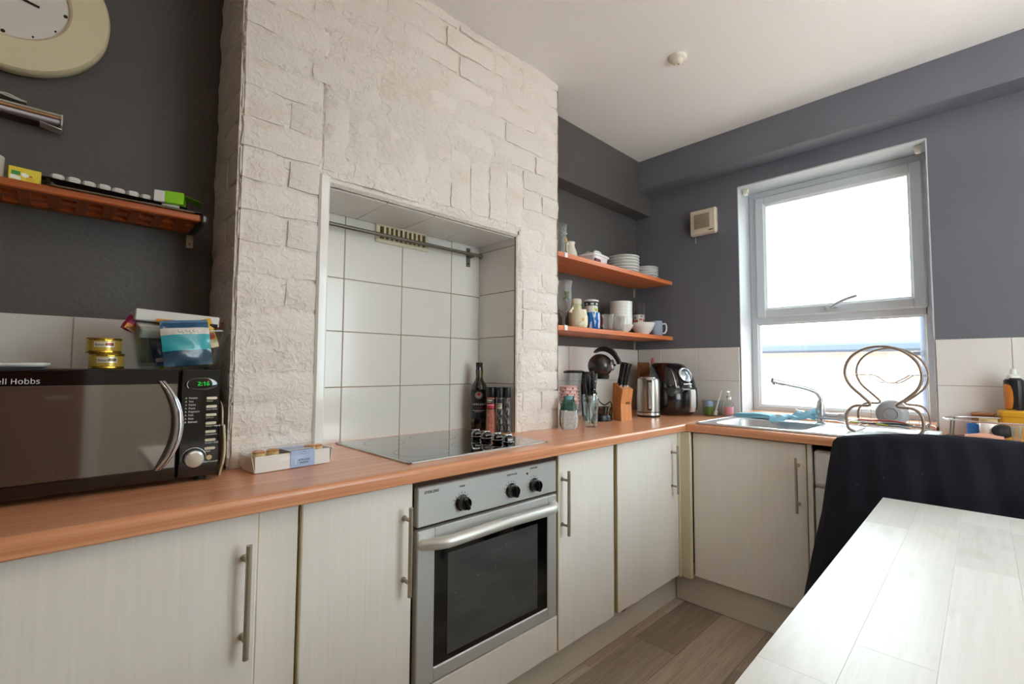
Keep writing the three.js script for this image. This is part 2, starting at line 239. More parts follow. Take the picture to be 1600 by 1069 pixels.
  rowsY.forEach((y, i) => {
    const h = Math.min(CH, 2.58 - y), off = i % 2 ? 0.127 : 0.255; if (h < 0.04) return;
    if (y + h / 2 < NY + 0.02) { run(X0, NX0 - 0.02, y, h, off); run(NX1 + 0.03, X1, y, h, off); }
    else if (y + h / 2 < 2.05) { run(X0, NX0 - 0.02, y, h, off); run(NX1 + 0.03, X1, y, h, off); }
    else run(X0, X1, y, h, i % 2 ? 0.19 : 0.255);
    for (const [x, ry] of [[X0, -Math.PI / 2], [X1, Math.PI / 2]]) { const s = i % 2 ? [[0.02, 0.16], [0.16, 0.3]] : [[0.02, 0.255], [0.255, 0.3]]; for (const [a, b] of s) if (b - a > 0.06) brick(b - a - J, h - J, x + (ry < 0 ? -1 : 1) * 0.0005, y + h / 2, (a + b) / 2, ry); }
  });
  const nS = 9, wS = (NX1 + 0.03 - NX0 + 0.02) / nS; for (let i = 0; i < nS; i++) brick(wS - J, 2.05 - NY - 0.02 - J, NX0 - 0.02 + (i + 0.5) * wS, (2.05 + NY + 0.02) / 2, Z + 0.0005 + rr(-0.001, 0.002));
  // smooth plaster strips round the opening
  part(ch, 'plaster_edge', bx(NX0 - 0.03, NX0 + 0.004, 0.905, NY + 0.012, Z - 0.06, Z + 0.004, 0.006), M.whiteGloss);
  part(ch, 'plaster_edge', bx(NX1, NX1 + 0.04, 0.905, NY + 0.018, Z - 0.02, Z - 0.009, 0.01), M.mortar);
  part(ch, 'plaster_edge', bx(NX0 - 0.02, NX1 + 0.035, NY - 0.016, NY + 0.022, Z - 0.03, Z - 0.009, 0.012), M.mortar);
  // niche tiles
  const ys = [0.905, 1.113, 1.323, 1.525, NY - 0.018], xs = [NX0, -2.137, -1.887, -1.633, -1.462];
  for (let i = 0; i < 4; i++) for (let j = 0; j < 4; j++) part(ch, 'tile', bx(xs[i] + 0.0016, xs[i + 1] - 0.0016, ys[j] + 0.0016, ys[j + 1] - 0.0016, ZB - 0.005, ZB + rr(0, 0.0008), 0.0014), tiles[(i + j * 2 + (rnd() * 3 | 0)) % 3]);
  part(ch, 'grout', bx(NX0, NX1 + 0.012, 0.905, NY, ZB - 0.008, ZB - 0.0022, 0.0005), M.grout);
  const ysR = [0.905, 1.118, 1.328, 1.532, 1.735, NY - 0.018];
  for (let j = 0; j < 5; j++) part(ch, 'tile', bx(-1.469, -1.4635, ysR[j] + 0.0016, ysR[j + 1] - 0.0016, ZB + 0.002, 0.272, 0.0014), tiles[j % 3]);
  part(ch, 'grout', bx(-1.4665, -1.455, 0.905, NY - 0.01, ZB, 0.281, 0.0005), M.grout);
  const xc = [NX0, -2.095, -1.895, -1.688, -1.466];
  for (let i = 0; i < 4; i++) part(ch, 'tile', bx(xc[i] + 0.0016, xc[i + 1] - 0.0016, NY - 0.0205, NY - 0.015, ZB + 0.002, Z - 0.028, 0.0014), tiles[i % 3]);
  part(ch, 'grout', bx(NX0, NX1 + 0.01, NY - 0.018, NY - 0.002, ZB, Z - 0.03, 0.0005), M.grout);
}

// ---------- window ----------
function rail4(z0, z1, y0, y1, w, x0, x1, c = 0.006) { return merge(bx(x0, x1, y0, y1, z0, z0 + w, c), bx(x0, x1, y0, y1, z1 - w, z1, c), bx(x0 + 0.0008, x1 - 0.0008, y0 + 0.0004, y0 + w, z0 + w - 0.008, z1 - w + 0.008, c), bx(x0 + 0.0008, x1 - 0.0008, y1 - w, y1 - 0.0004, z0 + w - 0.008, z1 - w + 0.008, c)); }
{
  const w = thing('window_1', '', ''); w.userData = { kind: 'structure' };
  part(w, 'window_frame', rail4(0.69, 1.545, 0.93, 2.283, 0.042, 0.17, 0.235), M.upvc);
  part(w, 'transom', bx(0.17, 0.235, 1.462, 1.508, 0.72, 1.52, 0.006), M.upvc);
  part(w, 'sash', rail4(0.728, 1.517, 1.498, 2.245, 0.056, 0.155, 0.215, 0.008), M.upvc);
  part(w, 'glazing_bead', rail4(0.778, 1.467, 1.548, 2.195, 0.012, 0.165, 0.19, 0.004), M.upvc);
  part(w, 'glazing_bead', rail4(0.728, 1.507, 0.968, 1.466, 0.010, 0.18, 0.2, 0.004), M.upvc);
  part(w, 'pane', bx(0.196, 0.1965, 1.55, 2.19, 0.78, 1.465, 0), M.thinGlass); part(w, 'pane', bx(0.201, 0.2015, 0.968, 1.466, 0.728, 1.51, 0), M.thinGlass);
  const h = part(w, 'window_handle', merge(bx(0.128, 0.156, 1.518, 1.536, 1.09, 1.16, 0.006), tube([[0.135, 1.53, 1.12], [0.118, 1.54, 1.135], [0.105, 1.565, 1.19], [0.1, 1.578, 1.238]], 0.0075, 20, 8)), mat('#a9abad', 0.35));
  part(w, 'window_sill', bx(-0.03, 0.19, 0.905, 0.94, 0.692, 1.542, 0.004), M.laminate);
  const w2 = thing('window_2', '', ''); w2.userData = { kind: 'structure' };  // out of view, placed to light the chimney wall, worktops and table
  part(w2, 'window_frame', merge(bx(-1.9, -0.6, 0.85, 0.91, 3.08, 3.15), bx(-1.9, -0.6, 2.09, 2.15, 3.08, 3.15), bx(-1.9, -1.84, 0.85, 2.15, 3.08, 3.15), bx(-0.66, -0.6, 0.85, 2.15, 3.08, 3.15), bx(-1.28, -1.22, 0.85, 2.15, 3.08, 3.15)), M.upvc);
  part(w2, 'pane', bx(-1.85, -1.27, 0.9, 2.1, 3.11, 3.1105, 0), M.thinGlass); part(w2, 'pane', bx(-1.23, -0.65, 0.9, 2.1, 3.11, 3.1105, 0), M.thinGlass);
  for (const [z, y] of [[0.715, 2.262], [1.512, 2.262]]) { const b = thing('blind_bracket', z < 1 ? 'small white roller blind bracket in the window corner nearer the shelves' : 'small white roller blind bracket in the window corner farther from the shelves', 'bracket', [0.06, y, z]); part(b, 'mount', bx(-0.014, 0.014, -0.004, 0.016, -0.014, 0.014, 0.002), M.offWhite); part(b, 'clip', merge(bx(-0.016, 0.012, -0.02, -0.004, -0.011, 0.011, 0.003)), M.white); }
}

// ---------- outside: the neighbours' wall, roof and gutter ----------
{
  const bt = dataTex(512, 512, (u, v) => { const r = Math.floor(v * 12), o = (r % 2) * 0.5, x = u * 4 + o, fx = x - Math.floor(x), fy = v * 12 - r, m = fx < 0.05 || fy < 0.14, k = hash(Math.floor(x) % 4, r, 3); return m ? px(176, 166, 156) : mixc(px(184, 148, 134), px(168, 132, 118), k); }, true, 0.92, 0.9);
  const sl = dataTex(512, 512, (u, v) => { const r = Math.floor(v * 8), x = u * 6 + (r % 2) * 0.5, fx = x - Math.floor(x), fy = v * 8 - r, k = 0.62 + 0.12 * hash(Math.floor(x) % 6, r, 8) - (fy < 0.08 || fx < 0.03 ? 0.14 : 0); return [k, k * 1.02, k * 1.06]; }, true, 1.8, 1.8);
  const nb = thing('neighbour_house', 'low brick house with a slate roof and dark gutter outside the window', 'house', [5.2, 0, 0]);
  part(nb, 'wall', bx(0, 0.3, -3.4, 1.50, -9, 9, 0.002), mat('#ffffff', 0.9, { map: bt }));
  const roof = new THREE.BoxGeometry(4.2, 0.06, 18.4); boxUV(roof, false); T(roof, 0, 0, 0, 0, 0, Math.atan2(1.5, 3.8)); roof.translate(1.85, 2.33, 0);
  part(nb, 'roof', clean(roof), mat('#ffffff', 0.8, { map: sl }));
  part(nb, 'gutter', bx(-0.17, -0.03, 1.44, 1.57, -9, 9, 0.03), mat('#424a58', 0.5));
  const dp = thing('drainpipe', 'grey drainpipe on brackets outside the lower pane', 'pipe', [1.2, -3.4, 1.43]);
  part(dp, 'pipe', T(cyl(0.04, 5.0, 16), 0, 2.5, 0), mat('#5a5f70', 0.5)); for (const y of [3.6, 4.7]) part(dp, 'bracket', merge(T(cyl(0.048, 0.03, 16), 0, y, 0), bx(-0.02, 0.02, y - 0.012, y + 0.012, -0.08, 0.02)), mat('#4c505e', 0.5));
  single('yard', 'pale paved yard outside below the window', 'yard', bx(0.32, 30, -3.6, -3.4, -25, 25), mat('#a8a49c', 0.9)).userData.kind = 'structure';
}

// ---------- worktops, base units, plinths ----------
function worktopProfile(len, depth, sign = 1) {            // rounded front edge at +x of the profile, extruded along z
  const t = 0.038, r = 0.013, s = new THREE.Shape(); s.moveTo(0, 0); s.lineTo(depth - 0.006, 0); s.quadraticCurveTo(depth, 0, depth, 0.006); s.lineTo(depth, t - r); s.absarc(depth - r, t - r, r, 0, Math.PI / 2); s.lineTo(0, t); s.closePath();
  return new THREE.ExtrudeGeometry(s, { depth: len, bevelEnabled: false, curveSegments: 8 });
}
{
  const a = worktopProfile(4.2, 0.632); a.rotateY(-Math.PI / 2); a.translate(0, 0.872, 0);          // profile x -> z
  single('worktop', 'long orange-brown wood laminate worktop along the brick chimney wall', 'worktop', boxUV(clean(a)), M.laminate);
  const b = worktopProfile(2.36, 0.06); b.rotateY(Math.PI); b.translate(-0.54, 0.872, 0.633 + 2.36);
  single('worktop', 'orange-brown wood laminate worktop holding the sink under the window', 'worktop', boxUV(merge(b, bx(-0.07, -0.001, 0.872, 0.91, 0.633, 2.993, 0.0005), bx(-0.541, -0.06, 0.872, 0.91, 0.633, 0.70, 0.0005), bx(-0.541, -0.06, 0.872, 0.91, 1.54, 2.993, 0.0005))), M.laminate);
}
function barHandle(len) { return merge(T(cyl(0.006, len, 16), 0, 0, 0.034), rod([0, len / 2 - 0.035, 0], [0, len / 2 - 0.035, 0.034], 0.005), rod([0, -len / 2 + 0.035, 0], [0, -len / 2 + 0.035, 0.034], 0.005), T(cyl(0.008, 0.003, 12), 0, len / 2 - 0.035, 0.0015, Math.PI / 2), T(cyl(0.008, 0.003, 12), 0, -len / 2 + 0.035, 0.0015, Math.PI / 2)); }
const handleGeo = barHandle(0.235);
function unit(label, w, hx, p, turn, top = 0.868) {      // local: front at z = 0 facing +z, base on the floor, centred in x
  const door0 = 0.157, door1 = 0.866, u = thing('base_cabinet', label, 'cabinet', p, turn);
  part(u, 'carcass', bx(-w / 2 + 0.001, w / 2 - 0.001, 0.152, top, -0.55, -0.0205, 0.001), M.carcass);
  const d = part(u, 'door', bx(-w / 2 + 0.002, w / 2 - 0.002, door0, door1, -0.019, 0, 0.0025, true), M.door);
  for (const e of [-1, 1]) part(d, 'edging', bx(e * (w / 2 - 0.0012), e * (w / 2 - 0.0024), door0 + 0.002, door1 - 0.002, -0.018, -0.003, 0.0003), M.doorEdge);
  const h = part(d, 'handle', handleGeo, M.nickel, 'brushed metal bar handle'); h.position.set(hx, 0.692, 0);
  for (const e of [-1, 1]) part(u, 'foot', T(cyl(0.02, 0.152, 10), e * (w / 2 - 0.05), 0.076, -0.15), M.black);
  return u;
}
unit('wide cream base cabinet under the black microwave', 0.63, 0.315 - 0.028, [-2.888, 0, 0.6], 0);
unit('cream base cabinet between the narrow filler and the oven', 0.305, 0.1525 - 0.028, [-2.3295, 0, 0.6], 0);
unit('narrow cream base cabinet right beside the oven, handle on its left', 0.362, -0.181 + 0.02, [-1.372, 0, 0.6], 0);
unit('cream base cabinet next to the inside corner, handle near the corner post', 0.545, 0.2725 - 0.068, [-0.8935, 0, 0.6], 0);
unit('cream base cabinet under the sink bowl', 0.505, 0.2525 - 0.032, [-0.575, 0, 0.908], -Math.PI / 2, 0.72);
single('end_panel', 'slim cream end panel between the sink cabinet and the white washing machine', 'panel', merge(bx(-0.575, -0.03, 0.152, 0.72, 1.163, 1.181, 0.002, true), bx(-0.575, -0.545, 0.715, 0.869, 1.163, 1.181, 0.002, true)), M.door);
single('filler_panel', 'narrow plain cream filler panel between the two cabinets left of the oven', 'panel', merge(bx(-2.571, -2.484, 0.152, 0.87, 0.03, 0.588, 0.002, true)), M.door);
single('corner_post', 'pale cream corner post where the two cabinet runs meet', 'post', merge(bx(-0.618, -0.596, 0.145, 0.87, 0.54, 0.602, 0.003, true), bx(-0.6, -0.575, 0.145, 0.87, 0.54, 0.653, 0.003, true)), mat('#ddd2b4', 0.5));
single('plinth', 'long pale plinth board under the cabinets beside the oven', 'plinth', bx(-3.3, -0.54, 0.001, 0.15, 0.522, 0.54, 0.002), M.plinth);
single('plinth', 'pale plinth board under the sink cabinet', 'plinth', bx(-0.54, -0.522, 0.001, 0.15, 0.541, 1.165, 0.002), M.plinth);
single('cable', 'loop of black cable poking out under the corner cabinet', 'cable', tube([[-1.10, 0.149, 0.545], [-1.09, 0.13, 0.556], [-1.06, 0.122, 0.558], [-1.03, 0.128, 0.556], [-1.01, 0.149, 0.545]], 0.004, 20, 6), M.black);
single('oven_base_panel', 'cream panel under the oven', 'panel', bx(-2.168, -1.558, 0.157, 0.288, 0.575, 0.599, 0.002, true), M.door);
// white appliance beside the sink unit
{
  const w = thing('washing_machine', 'white washing machine half hidden behind the black chair', 'washing machine', [-0.568, 0, 1.485]);
  part(w, 'body', bx(0.012, 0.53, 0.012, 0.845, -0.298, 0.298, 0.006), M.white);
  part(w, 'control_panel', bx(0, 0.014, 0.695, 0.843, -0.298, 0.298, 0.006), M.white);
  part(w, 'detergent_drawer', merge(bx(-0.006, 0.004, 0.705, 0.835, -0.292, -0.12, 0.004), bx(-0.012, -0.004, 0.765, 0.772, -0.25, -0.16, 0.003)), M.whiteGloss);
  part(w, 'lower_front', bx(0.0, 0.014, 0.10, 0.688, -0.298, 0.298, 0.006), M.white);
  const dr = part(w, 'porthole', T(new THREE.TorusGeometry(0.16, 0.022, 10, 36), -0.002, 0.40, 0, 0, Math.PI / 2), M.steelBright); part(dr, 'porthole_glass', T(new THREE.SphereGeometry(0.17, 24, 8, 0, 6.284, 0, 0.95), 0.155, 0.40, 0, 0, 0, Math.PI / 2), M.blackGloss);
  part(w, 'dial', T(cyl(0.022, 0.024, 20), -0.008, 0.775, 0.1, 0, 0, Math.PI / 2), M.white);
}

// ---------- built-in oven ----------
{
  const o = thing('oven', 'stainless steel built-in oven under the hob', 'oven', [-1.8655, 0, 0.6]);
  part(o, 'body', bx(-0.299, 0.299, 0.295, 0.862, -0.54, -0.022, 0.002), M.darkBrown);
  const cp = part(o, 'control_panel', bx(-0.298, 0.298, 0.737, 0.848, -0.02, 0.002, 0.003), M.steel);
  text('STERLING', 0.0078, -0.277, 0.828, 0.0022, M.ink, cp);
  text('TIMER', 0.0058, -0.152, 0.826, 0.0022, M.ink, cp, 'lettering', fontR); text('TEMPERATURE', 0.0055, 0.045, 0.829, 0.0022, M.ink, cp, 'lettering', fontR); text('FUNCTION', 0.0055, 0.158, 0.836, 0.0022, M.ink, cp, 'lettering', fontR);
  part(cp, 'indicator_light', T(cyl(0.0035, 0.004, 12), 0.143, 0.824, 0.003, Math.PI / 2), mat('#3a0f12', 0.3));
  const ticks = []; for (let k = -4; k <= 4; k++) { const a = k * 0.42; for (const x of [-0.1415, 0.0665, 0.1765]) ticks.push(T(new THREE.BoxGeometry(0.0016, 0.005, 0.0006), x + Math.sin(a) * 0.029, 0.781 + Math.cos(a) * 0.029, 0.0024, 0, 0, -a)); }
  part(cp, 'dial_marks', merge(ticks), M.ink).userData.kind = 'stuff';
  const kg = merge(T(lathe([[0, 0], [0.021, 0], [0.022, 0.003], [0.0185, 0.006], [0.0175, 0.02], [0.0155, 0.024], [0, 0.0245]], 28), 0, 0, 0, Math.PI / 2), bx(-0.0055, 0.0055, -0.0165, 0.0165, 0.012, 0.031, 0.003));
  [[-0.1415, 0.35], [0.0665, 0], [0.1765, 0]].forEach(([x, a]) => { const k = part(o, 'knob', kg, M.blackGloss); k.position.set(x, 0.78, 0.002); k.rotation.z = a; k.scale.setScalar(1.12); });
  const wx0 = -0.238, wx1 = 0.25, wy0 = 0.335, wy1 = 0.662, y0 = 0.296, y1 = 0.727;
  const d = part(o, 'door', merge(bx(-0.298, wx0, y0, y1, -0.02, 0.004, 0.003), bx(wx1, 0.298, y0, y1, -0.02, 0.004, 0.003), bx(wx0 - 0.002, wx1 + 0.002, y0, wy0, -0.02, 0.004, 0.003), bx(wx0 - 0.002, wx1 + 0.002, wy1, y1, -0.02, 0.004, 0.003)), M.steel);
  part(d, 'window', merge(bx(wx0, wx1, wy0, wy1, -0.004, 0.001, 0.001)), M.blackGloss);
  const dirt = dataTex(256, 256, (u, v) => { const k = 0.24 + 0.1 * fbm(u, v, 3, 7, 3, 4) + (fbm(u, v, 60, 60, 1, 9) > 0.975 ? 0.22 : 0); return [k, k * 1.02, k * 1.0]; }, true, 0.4, 0.3);
  part(d, 'inner_glass', bx(-0.19, 0.198, 0.352, 0.642, -0.001, 0.0018, 0.0005), mat('#ffffff', 0.12, { map: dirt }));
  const hs = []; for (let k = 0; k <= 12; k++) { const t = k / 12 * 2 - 1; hs.push([t * 0.279, 0.7 - 0.004 + 0.012 * (1 - t * t) - 0.006, 0.006 + 0.05 * Math.sqrt(Math.max(0, 1 - t * t * t * t)) ]); }
  const hg = new THREE.TubeGeometry(new THREE.CatmullRomCurve3(hs.map((p) => new THREE.Vector3(...p))), 64, 0.0172, 18); part(d, 'handle', merge(hg, T(new THREE.SphereGeometry(0.0172, 18, 12), ...hs[0]), T(new THREE.SphereGeometry(0.0172, 18, 12), ...hs[12])), mat('#dedcd6', 0.42, { metalness: 0.6 }));
}
// ---------- ceramic hob ----------
{
  const h = thing('hob', 'black ceramic glass hob with four dials set in the worktop', 'hob', [-1.873, 0.91, 0.318]);
  part(h, 'trim', merge(bx(-0.299, 0.299, 0.0002, 0.005, -0.247, -0.238, 0.001), bx(-0.299, 0.299, 0.0002, 0.005, 0.238, 0.247, 0.001), bx(-0.299, -0.288, 0.0002, 0.005, -0.247, 0.247, 0.001), bx(0.288, 0.299, 0.0002, 0.005, -0.247, 0.247, 0.001)), M.steel);
  const g = part(h, 'glass_top', bx(-0.29, 0.29, 0.0004, 0.0055, -0.24, 0.24, 0.001), mat('#0c0c0e', 0.05, { clearcoat: 1, clearcoatRoughness: 0.03 }));
  const ring = (r, x, z) => T(new THREE.RingGeometry(r - 0.0012, r, 48), x, 0.0058, z, -Math.PI / 2); const rg = mat('#8d8d8d', 0.5);
  for (const [r, x, z] of [[0.09, -0.17, 0.115], [0.072, -0.17, -0.125], [0.072, 0.04, 0.115], [0.09, 0.04, -0.125]]) part(g, 'heating_ring', ring(r, x, z), rg);
  const kg = lathe([[0, 0], [0.017, 0], [0.0175, 0.004], [0.0205, 0.009], [0.021, 0.018], [0.0185, 0.027], [0.012, 0.034], [0, 0.036]], 28, 1.2), cg = T(new THREE.TorusGeometry(0.0206, 0.0014, 8, 28), 0, 0.012, 0, Math.PI / 2), pg = bx(-0.0022, 0.0022, 0.03, 0.0372, -0.0135, 0.0135, 0.001);
  for (const z of [0.345, 0.405, 0.465, 0.523]) { const k = part(h, 'dial', kg, M.blackGloss); k.position.set(0.135, 0.0055, z - 0.318); k.rotation.y = 1.2; part(k, 'dial_ring', cg, M.chrome); part(k, 'pointer', pg, M.chrome); }
}
// ---------- sink and tap ----------
{
  const s = thing('sink', 'stainless steel inset sink with a ribbed drainer under the window', 'sink', [-0.31, 0.9105, 1.115]);
  const st = mat('#dedfe0', 0.4, { metalness: 0.8 });
  const shape = new THREE.Shape(); const R = (sh, x0, y0, x1, y1, r) => { sh.moveTo(x0 + r, y0); sh.lineTo(x1 - r, y0); sh.absarc(x1 - r, y0 + r, r, -Math.PI / 2, 0); sh.lineTo(x1, y1 - r); sh.absarc(x1 - r, y1 - r, r, 0, Math.PI / 2); sh.lineTo(x0 + r, y1); sh.absarc(x0 + r, y1 - r, r, Math.PI / 2, Math.PI); sh.lineTo(x0, y0 + r); sh.absarc(x0 + r, y0 + r, r, Math.PI, Math.PI * 1.5); };
  R(shape, -0.255, -0.455, 0.255, 0.455, 0.03); const hole = new THREE.Path(); R(hole, -0.20, -0.385, 0.17, 0.015, 0.07); shape.holes.push(hole);
  const plate = new THREE.ExtrudeGeometry(shape, { depth: 0.002, bevelEnabled: true, bevelThickness: 0.002, bevelSize: 0.004, bevelOffset: -0.004, bevelSegments: 2, curveSegments: 10 }); plate.rotateX(Math.PI / 2); plate.translate(0, 0.0045, 0); // shape y -> -z... flipped below
  part(s, 'top', boxUV(clean(plate)), st);
  const cz = -0.185, ringsB = [[0.378, 0.408, 0.074, 0.004], [0.37, 0.40, 0.07, -0.004], [0.355, 0.385, 0.07, -0.10], [0.33, 0.36, 0.07, -0.15], [0.27, 0.30, 0.06, -0.165]].map(([w, d, r, y]) => rring(w, d, r, y, -0.015, cz, 10));
  part(s, 'bowl', loft(ringsB, false, true, 1.0), st); part(s, 'waste', T(lathe([[0, 0], [0.03, 0], [0.035, 0.003], [0.028, 0.004], [0, 0.002]], 24), -0.015, -0.164, cz), M.chrome);
  const ribs = []; for (let x = -0.19; x <= 0.17; x += 0.03) ribs.push(T(new THREE.CapsuleGeometry(0.004, 0.33, 3, 8), x, 0.0045, 0.245, Math.PI / 2)); ribs.forEach((g) => part(s, 'drainer_rib', g, st));
  part(s, 'raised_edge', T(merge(loft([rring(0.5, 0.9, 0.03, 0.004), rring(0.5, 0.9, 0.03, 0.009), rring(0.488, 0.888, 0.025, 0.009), rring(0.486, 0.886, 0.025, 0.004)], false, false, 0.9)), 0, 0, 0), st);
  const t = thing('mixer_tap', 'chrome mixer tap with a long swivel spout behind the sink bowl', 'tap', [-0.134, 0.9155, 1.118]);
  part(t, 'base', lathe([[0, 0], [0.027, 0], [0.027, 0.006], [0.018, 0.012], [0.017, 0.03], [0, 0.03]], 24), M.chrome);
  part(t, 'body', merge(T(cyl(0.019, 0.15, 20), 0, 0.04, 0.0, Math.PI / 2), T(lathe([[0, -0.01], [0.022, -0.01], [0.021, 0.03], [0.016, 0.06], [0.0135, 0.072], [0, 0.072]], 24), 0, 0.045, 0)), M.chrome);
  for (const z of [-1, 1]) { const k = part(t, 'tap_handle', T(lathe([[0, 0], [0.021, 0], [0.023, 0.012], [0.021, 0.03], [0.012, 0.036], [0, 0.036]], 20), 0, 0.04, z * 0.074, z * Math.PI / 2), M.chrome); part(k, 'lever', rod([0, 0.055, z * 0.09], [-0.006, 0.068, z * 0.112], 0.004), M.chrome); }
  part(t, 'spout', tube([[0, 0.1, 0], [0, 0.13, 0], [-0.012, 0.158, -0.014], [-0.045, 0.178, -0.048], [-0.10, 0.197, -0.108], [-0.156, 0.216, -0.168]], 0.0105, 40, 14), M.chrome);
  part(t, 'nozzle', merge(rod([-0.12, 0.2035, -0.129], [-0.16, 0.2175, -0.172], 0.0135, 16), rod([-0.152, 0.213, -0.163], [-0.152, 0.196, -0.163], 0.0095, 14)), M.chrome);
}

// ---------- ceiling fittings ----------
{
  const r = thing('ceiling_rose', 'small cream ceiling rose left without a lamp', 'ceiling rose', [-0.972, 2.58, 0.80]);
  part(r, 'base', T(lathe([[0, 0], [0.04, 0], [0.039, 0.008], [0.034, 0.013], [0.027, 0.016], [0, 0.016]], 32), 0, 0, 0, Math.PI), M.offWhite);
  part(r, 'cap', T(lathe([[0, 0.014], [0.026, 0.014], [0.025, 0.02], [0.018, 0.028], [0.009, 0.032], [0.008, 0.026], [0, 0.026]], 28), 0, 0, 0, Math.PI), M.offWhite);
  const l = thing('unseen_ceiling_lamp', 'unseen round ceiling lamp behind the camera, warming the left side', 'ceiling lamp', [-3.45, 2.58, 2.0]);  // out of view, placed to cast warm light on the left wall
  part(l, 'base', T(lathe([[0, 0], [0.19, 0], [0.19, 0.02], [0, 0.02]], 40), 0, 0, 0, Math.PI), M.white);
  const e = new THREE.MeshStandardMaterial({ color: '#fff4e4', emissive: LAMP_COLOR, emissiveIntensity: 2.5, roughness: 0.6 });
  part(l, 'diffuser', T(lathe([[0, 0.02], [0.18, 0.02], [0.178, 0.05], [0.15, 0.075], [0.08, 0.088], [0, 0.09]], 40), 0, 0, 0, Math.PI), e);
  const a = new THREE.RectAreaLight(LAMP_COLOR, LAMP_POWER / (0.3 * 0.3), 0.3, 0.3); a.position.set(-3.45, 2.48, 2.0); a.rotation.x = -Math.PI / 2; scene.add(a);
}
{
  const l = thing('added_floor_lamp', 'added black uplighter behind the camera, filling the room from the ceiling', 'floor lamp', [-1.5, 0, 2.74]);  // added fill light, brightens the ceiling and bounces into the room
  part(l, 'base', lathe([[0, 0], [0.13, 0], [0.13, 0.02], [0.02, 0.03], [0, 0.03]], 32), M.black); part(l, 'pole', T(cyl(0.012, 1.72, 12), 0, 0.88, 0), M.black);
  part(l, 'shade', lathe([[0.012, 1.72], [0.1, 1.74], [0.17, 1.82], [0.165, 1.82], [0.095, 1.745], [0, 1.73]], 32), M.white);
  part(l, 'diffuser', T(cyl(0.14, 0.006, 32), 0, 1.79, 0), new THREE.MeshStandardMaterial({ color: '#fff4e4', emissive: FILL_COLOR, emissiveIntensity: 3, roughness: 0.6 }));
  const a = new THREE.RectAreaLight(FILL_COLOR, FILL_POWER / (0.24 * 0.24), 0.24, 0.24); a.position.set(-1.5, 1.80, 2.74); a.rotation.x = Math.PI / 2; scene.add(a);
}
{
  const f = thing('extractor_fan', 'square cream extractor fan with a slatted grille high on the dark wall', 'extractor fan', [0, 2.112, 0.487]);  // faces -x
  part(f, 'housing', bx(-0.03, 0, -0.081, 0.081, -0.083, 0.083, 0.008), mat('#dccbb4', 0.45));
  part(f, 'cover', bx(-0.036, -0.029, -0.076, 0.076, -0.078, 0.078, 0.006), mat('#e0d0ba', 0.4));
  part(f, 'grille_recess', bx(-0.0365, -0.034, -0.042, 0.052, -0.052, 0.045, 0.0005), mat('#8f806c', 0.7));
  for (let k = 0; k < 9; k++) part(f, 'grille_slat', T(bx(-0.008, 0.002, -0.0022, 0.0022, -0.052, 0.045, 0.0008), -0.0385, -0.037 + k * 0.0105, 0, 0, 0, 0.5), mat('#cbb9a0', 0.5));
  part(f, 'badge', bx(-0.0368, -0.0355, -0.062, -0.056, 0.038, 0.066, 0.0003), M.ink);
  part(f, 'pull_cord', rod([-0.012, -0.081, -0.055], [-0.012, -0.125, -0.055], 0.0015, 6), M.white);
}

// ---------- right-hand wall shelves ----------
function wallShelf(y0, label, list) {
  const s = thing('wall_shelf', label, 'shelf', [-0.6, y0, 0]);
  part(s, 'board', bx(-0.59, 0.592, 0, 0.0245, 0.004, 0.262, 0.002), M.shelfWood);
  part(s, 'end_trim', bx(-0.512, -0.488, 0.001, 0.026, 0.2615, 0.266, 0.001), M.white);
  part(s, 'end_cap', bx(0.592, 0.5985, 0.0, 0.0245, 0.20, 0.264, 0.001), M.nickel);
  part(s, 'bracket', merge(bx(0.545, 0.565, -0.06, 0, 0.001, 0.006, 0.001), bx(0.545, 0.565, -0.005, -0.0005, 0.001, 0.07, 0.001)), M.nickel);
  return s;
}
wallShelf(1.742, 'upper orange wood wall shelf carrying the stacked dinner plates');
wallShelf(1.376, 'lower orange wood wall shelf carrying mugs, bowls and glasses');
const US = 1.7675, LS = 1.4015;
const plateGeo = (r) => lathe([[0, 0.002], [r * 0.5, 0.002], [r * 0.56, 0], [r * 0.6, 0.002], [r * 0.72, 0.008], [r, 0.018], [r, 0.021], [r * 0.7, 0.012], [r * 0.58, 0.006], [0, 0.006]], 40);
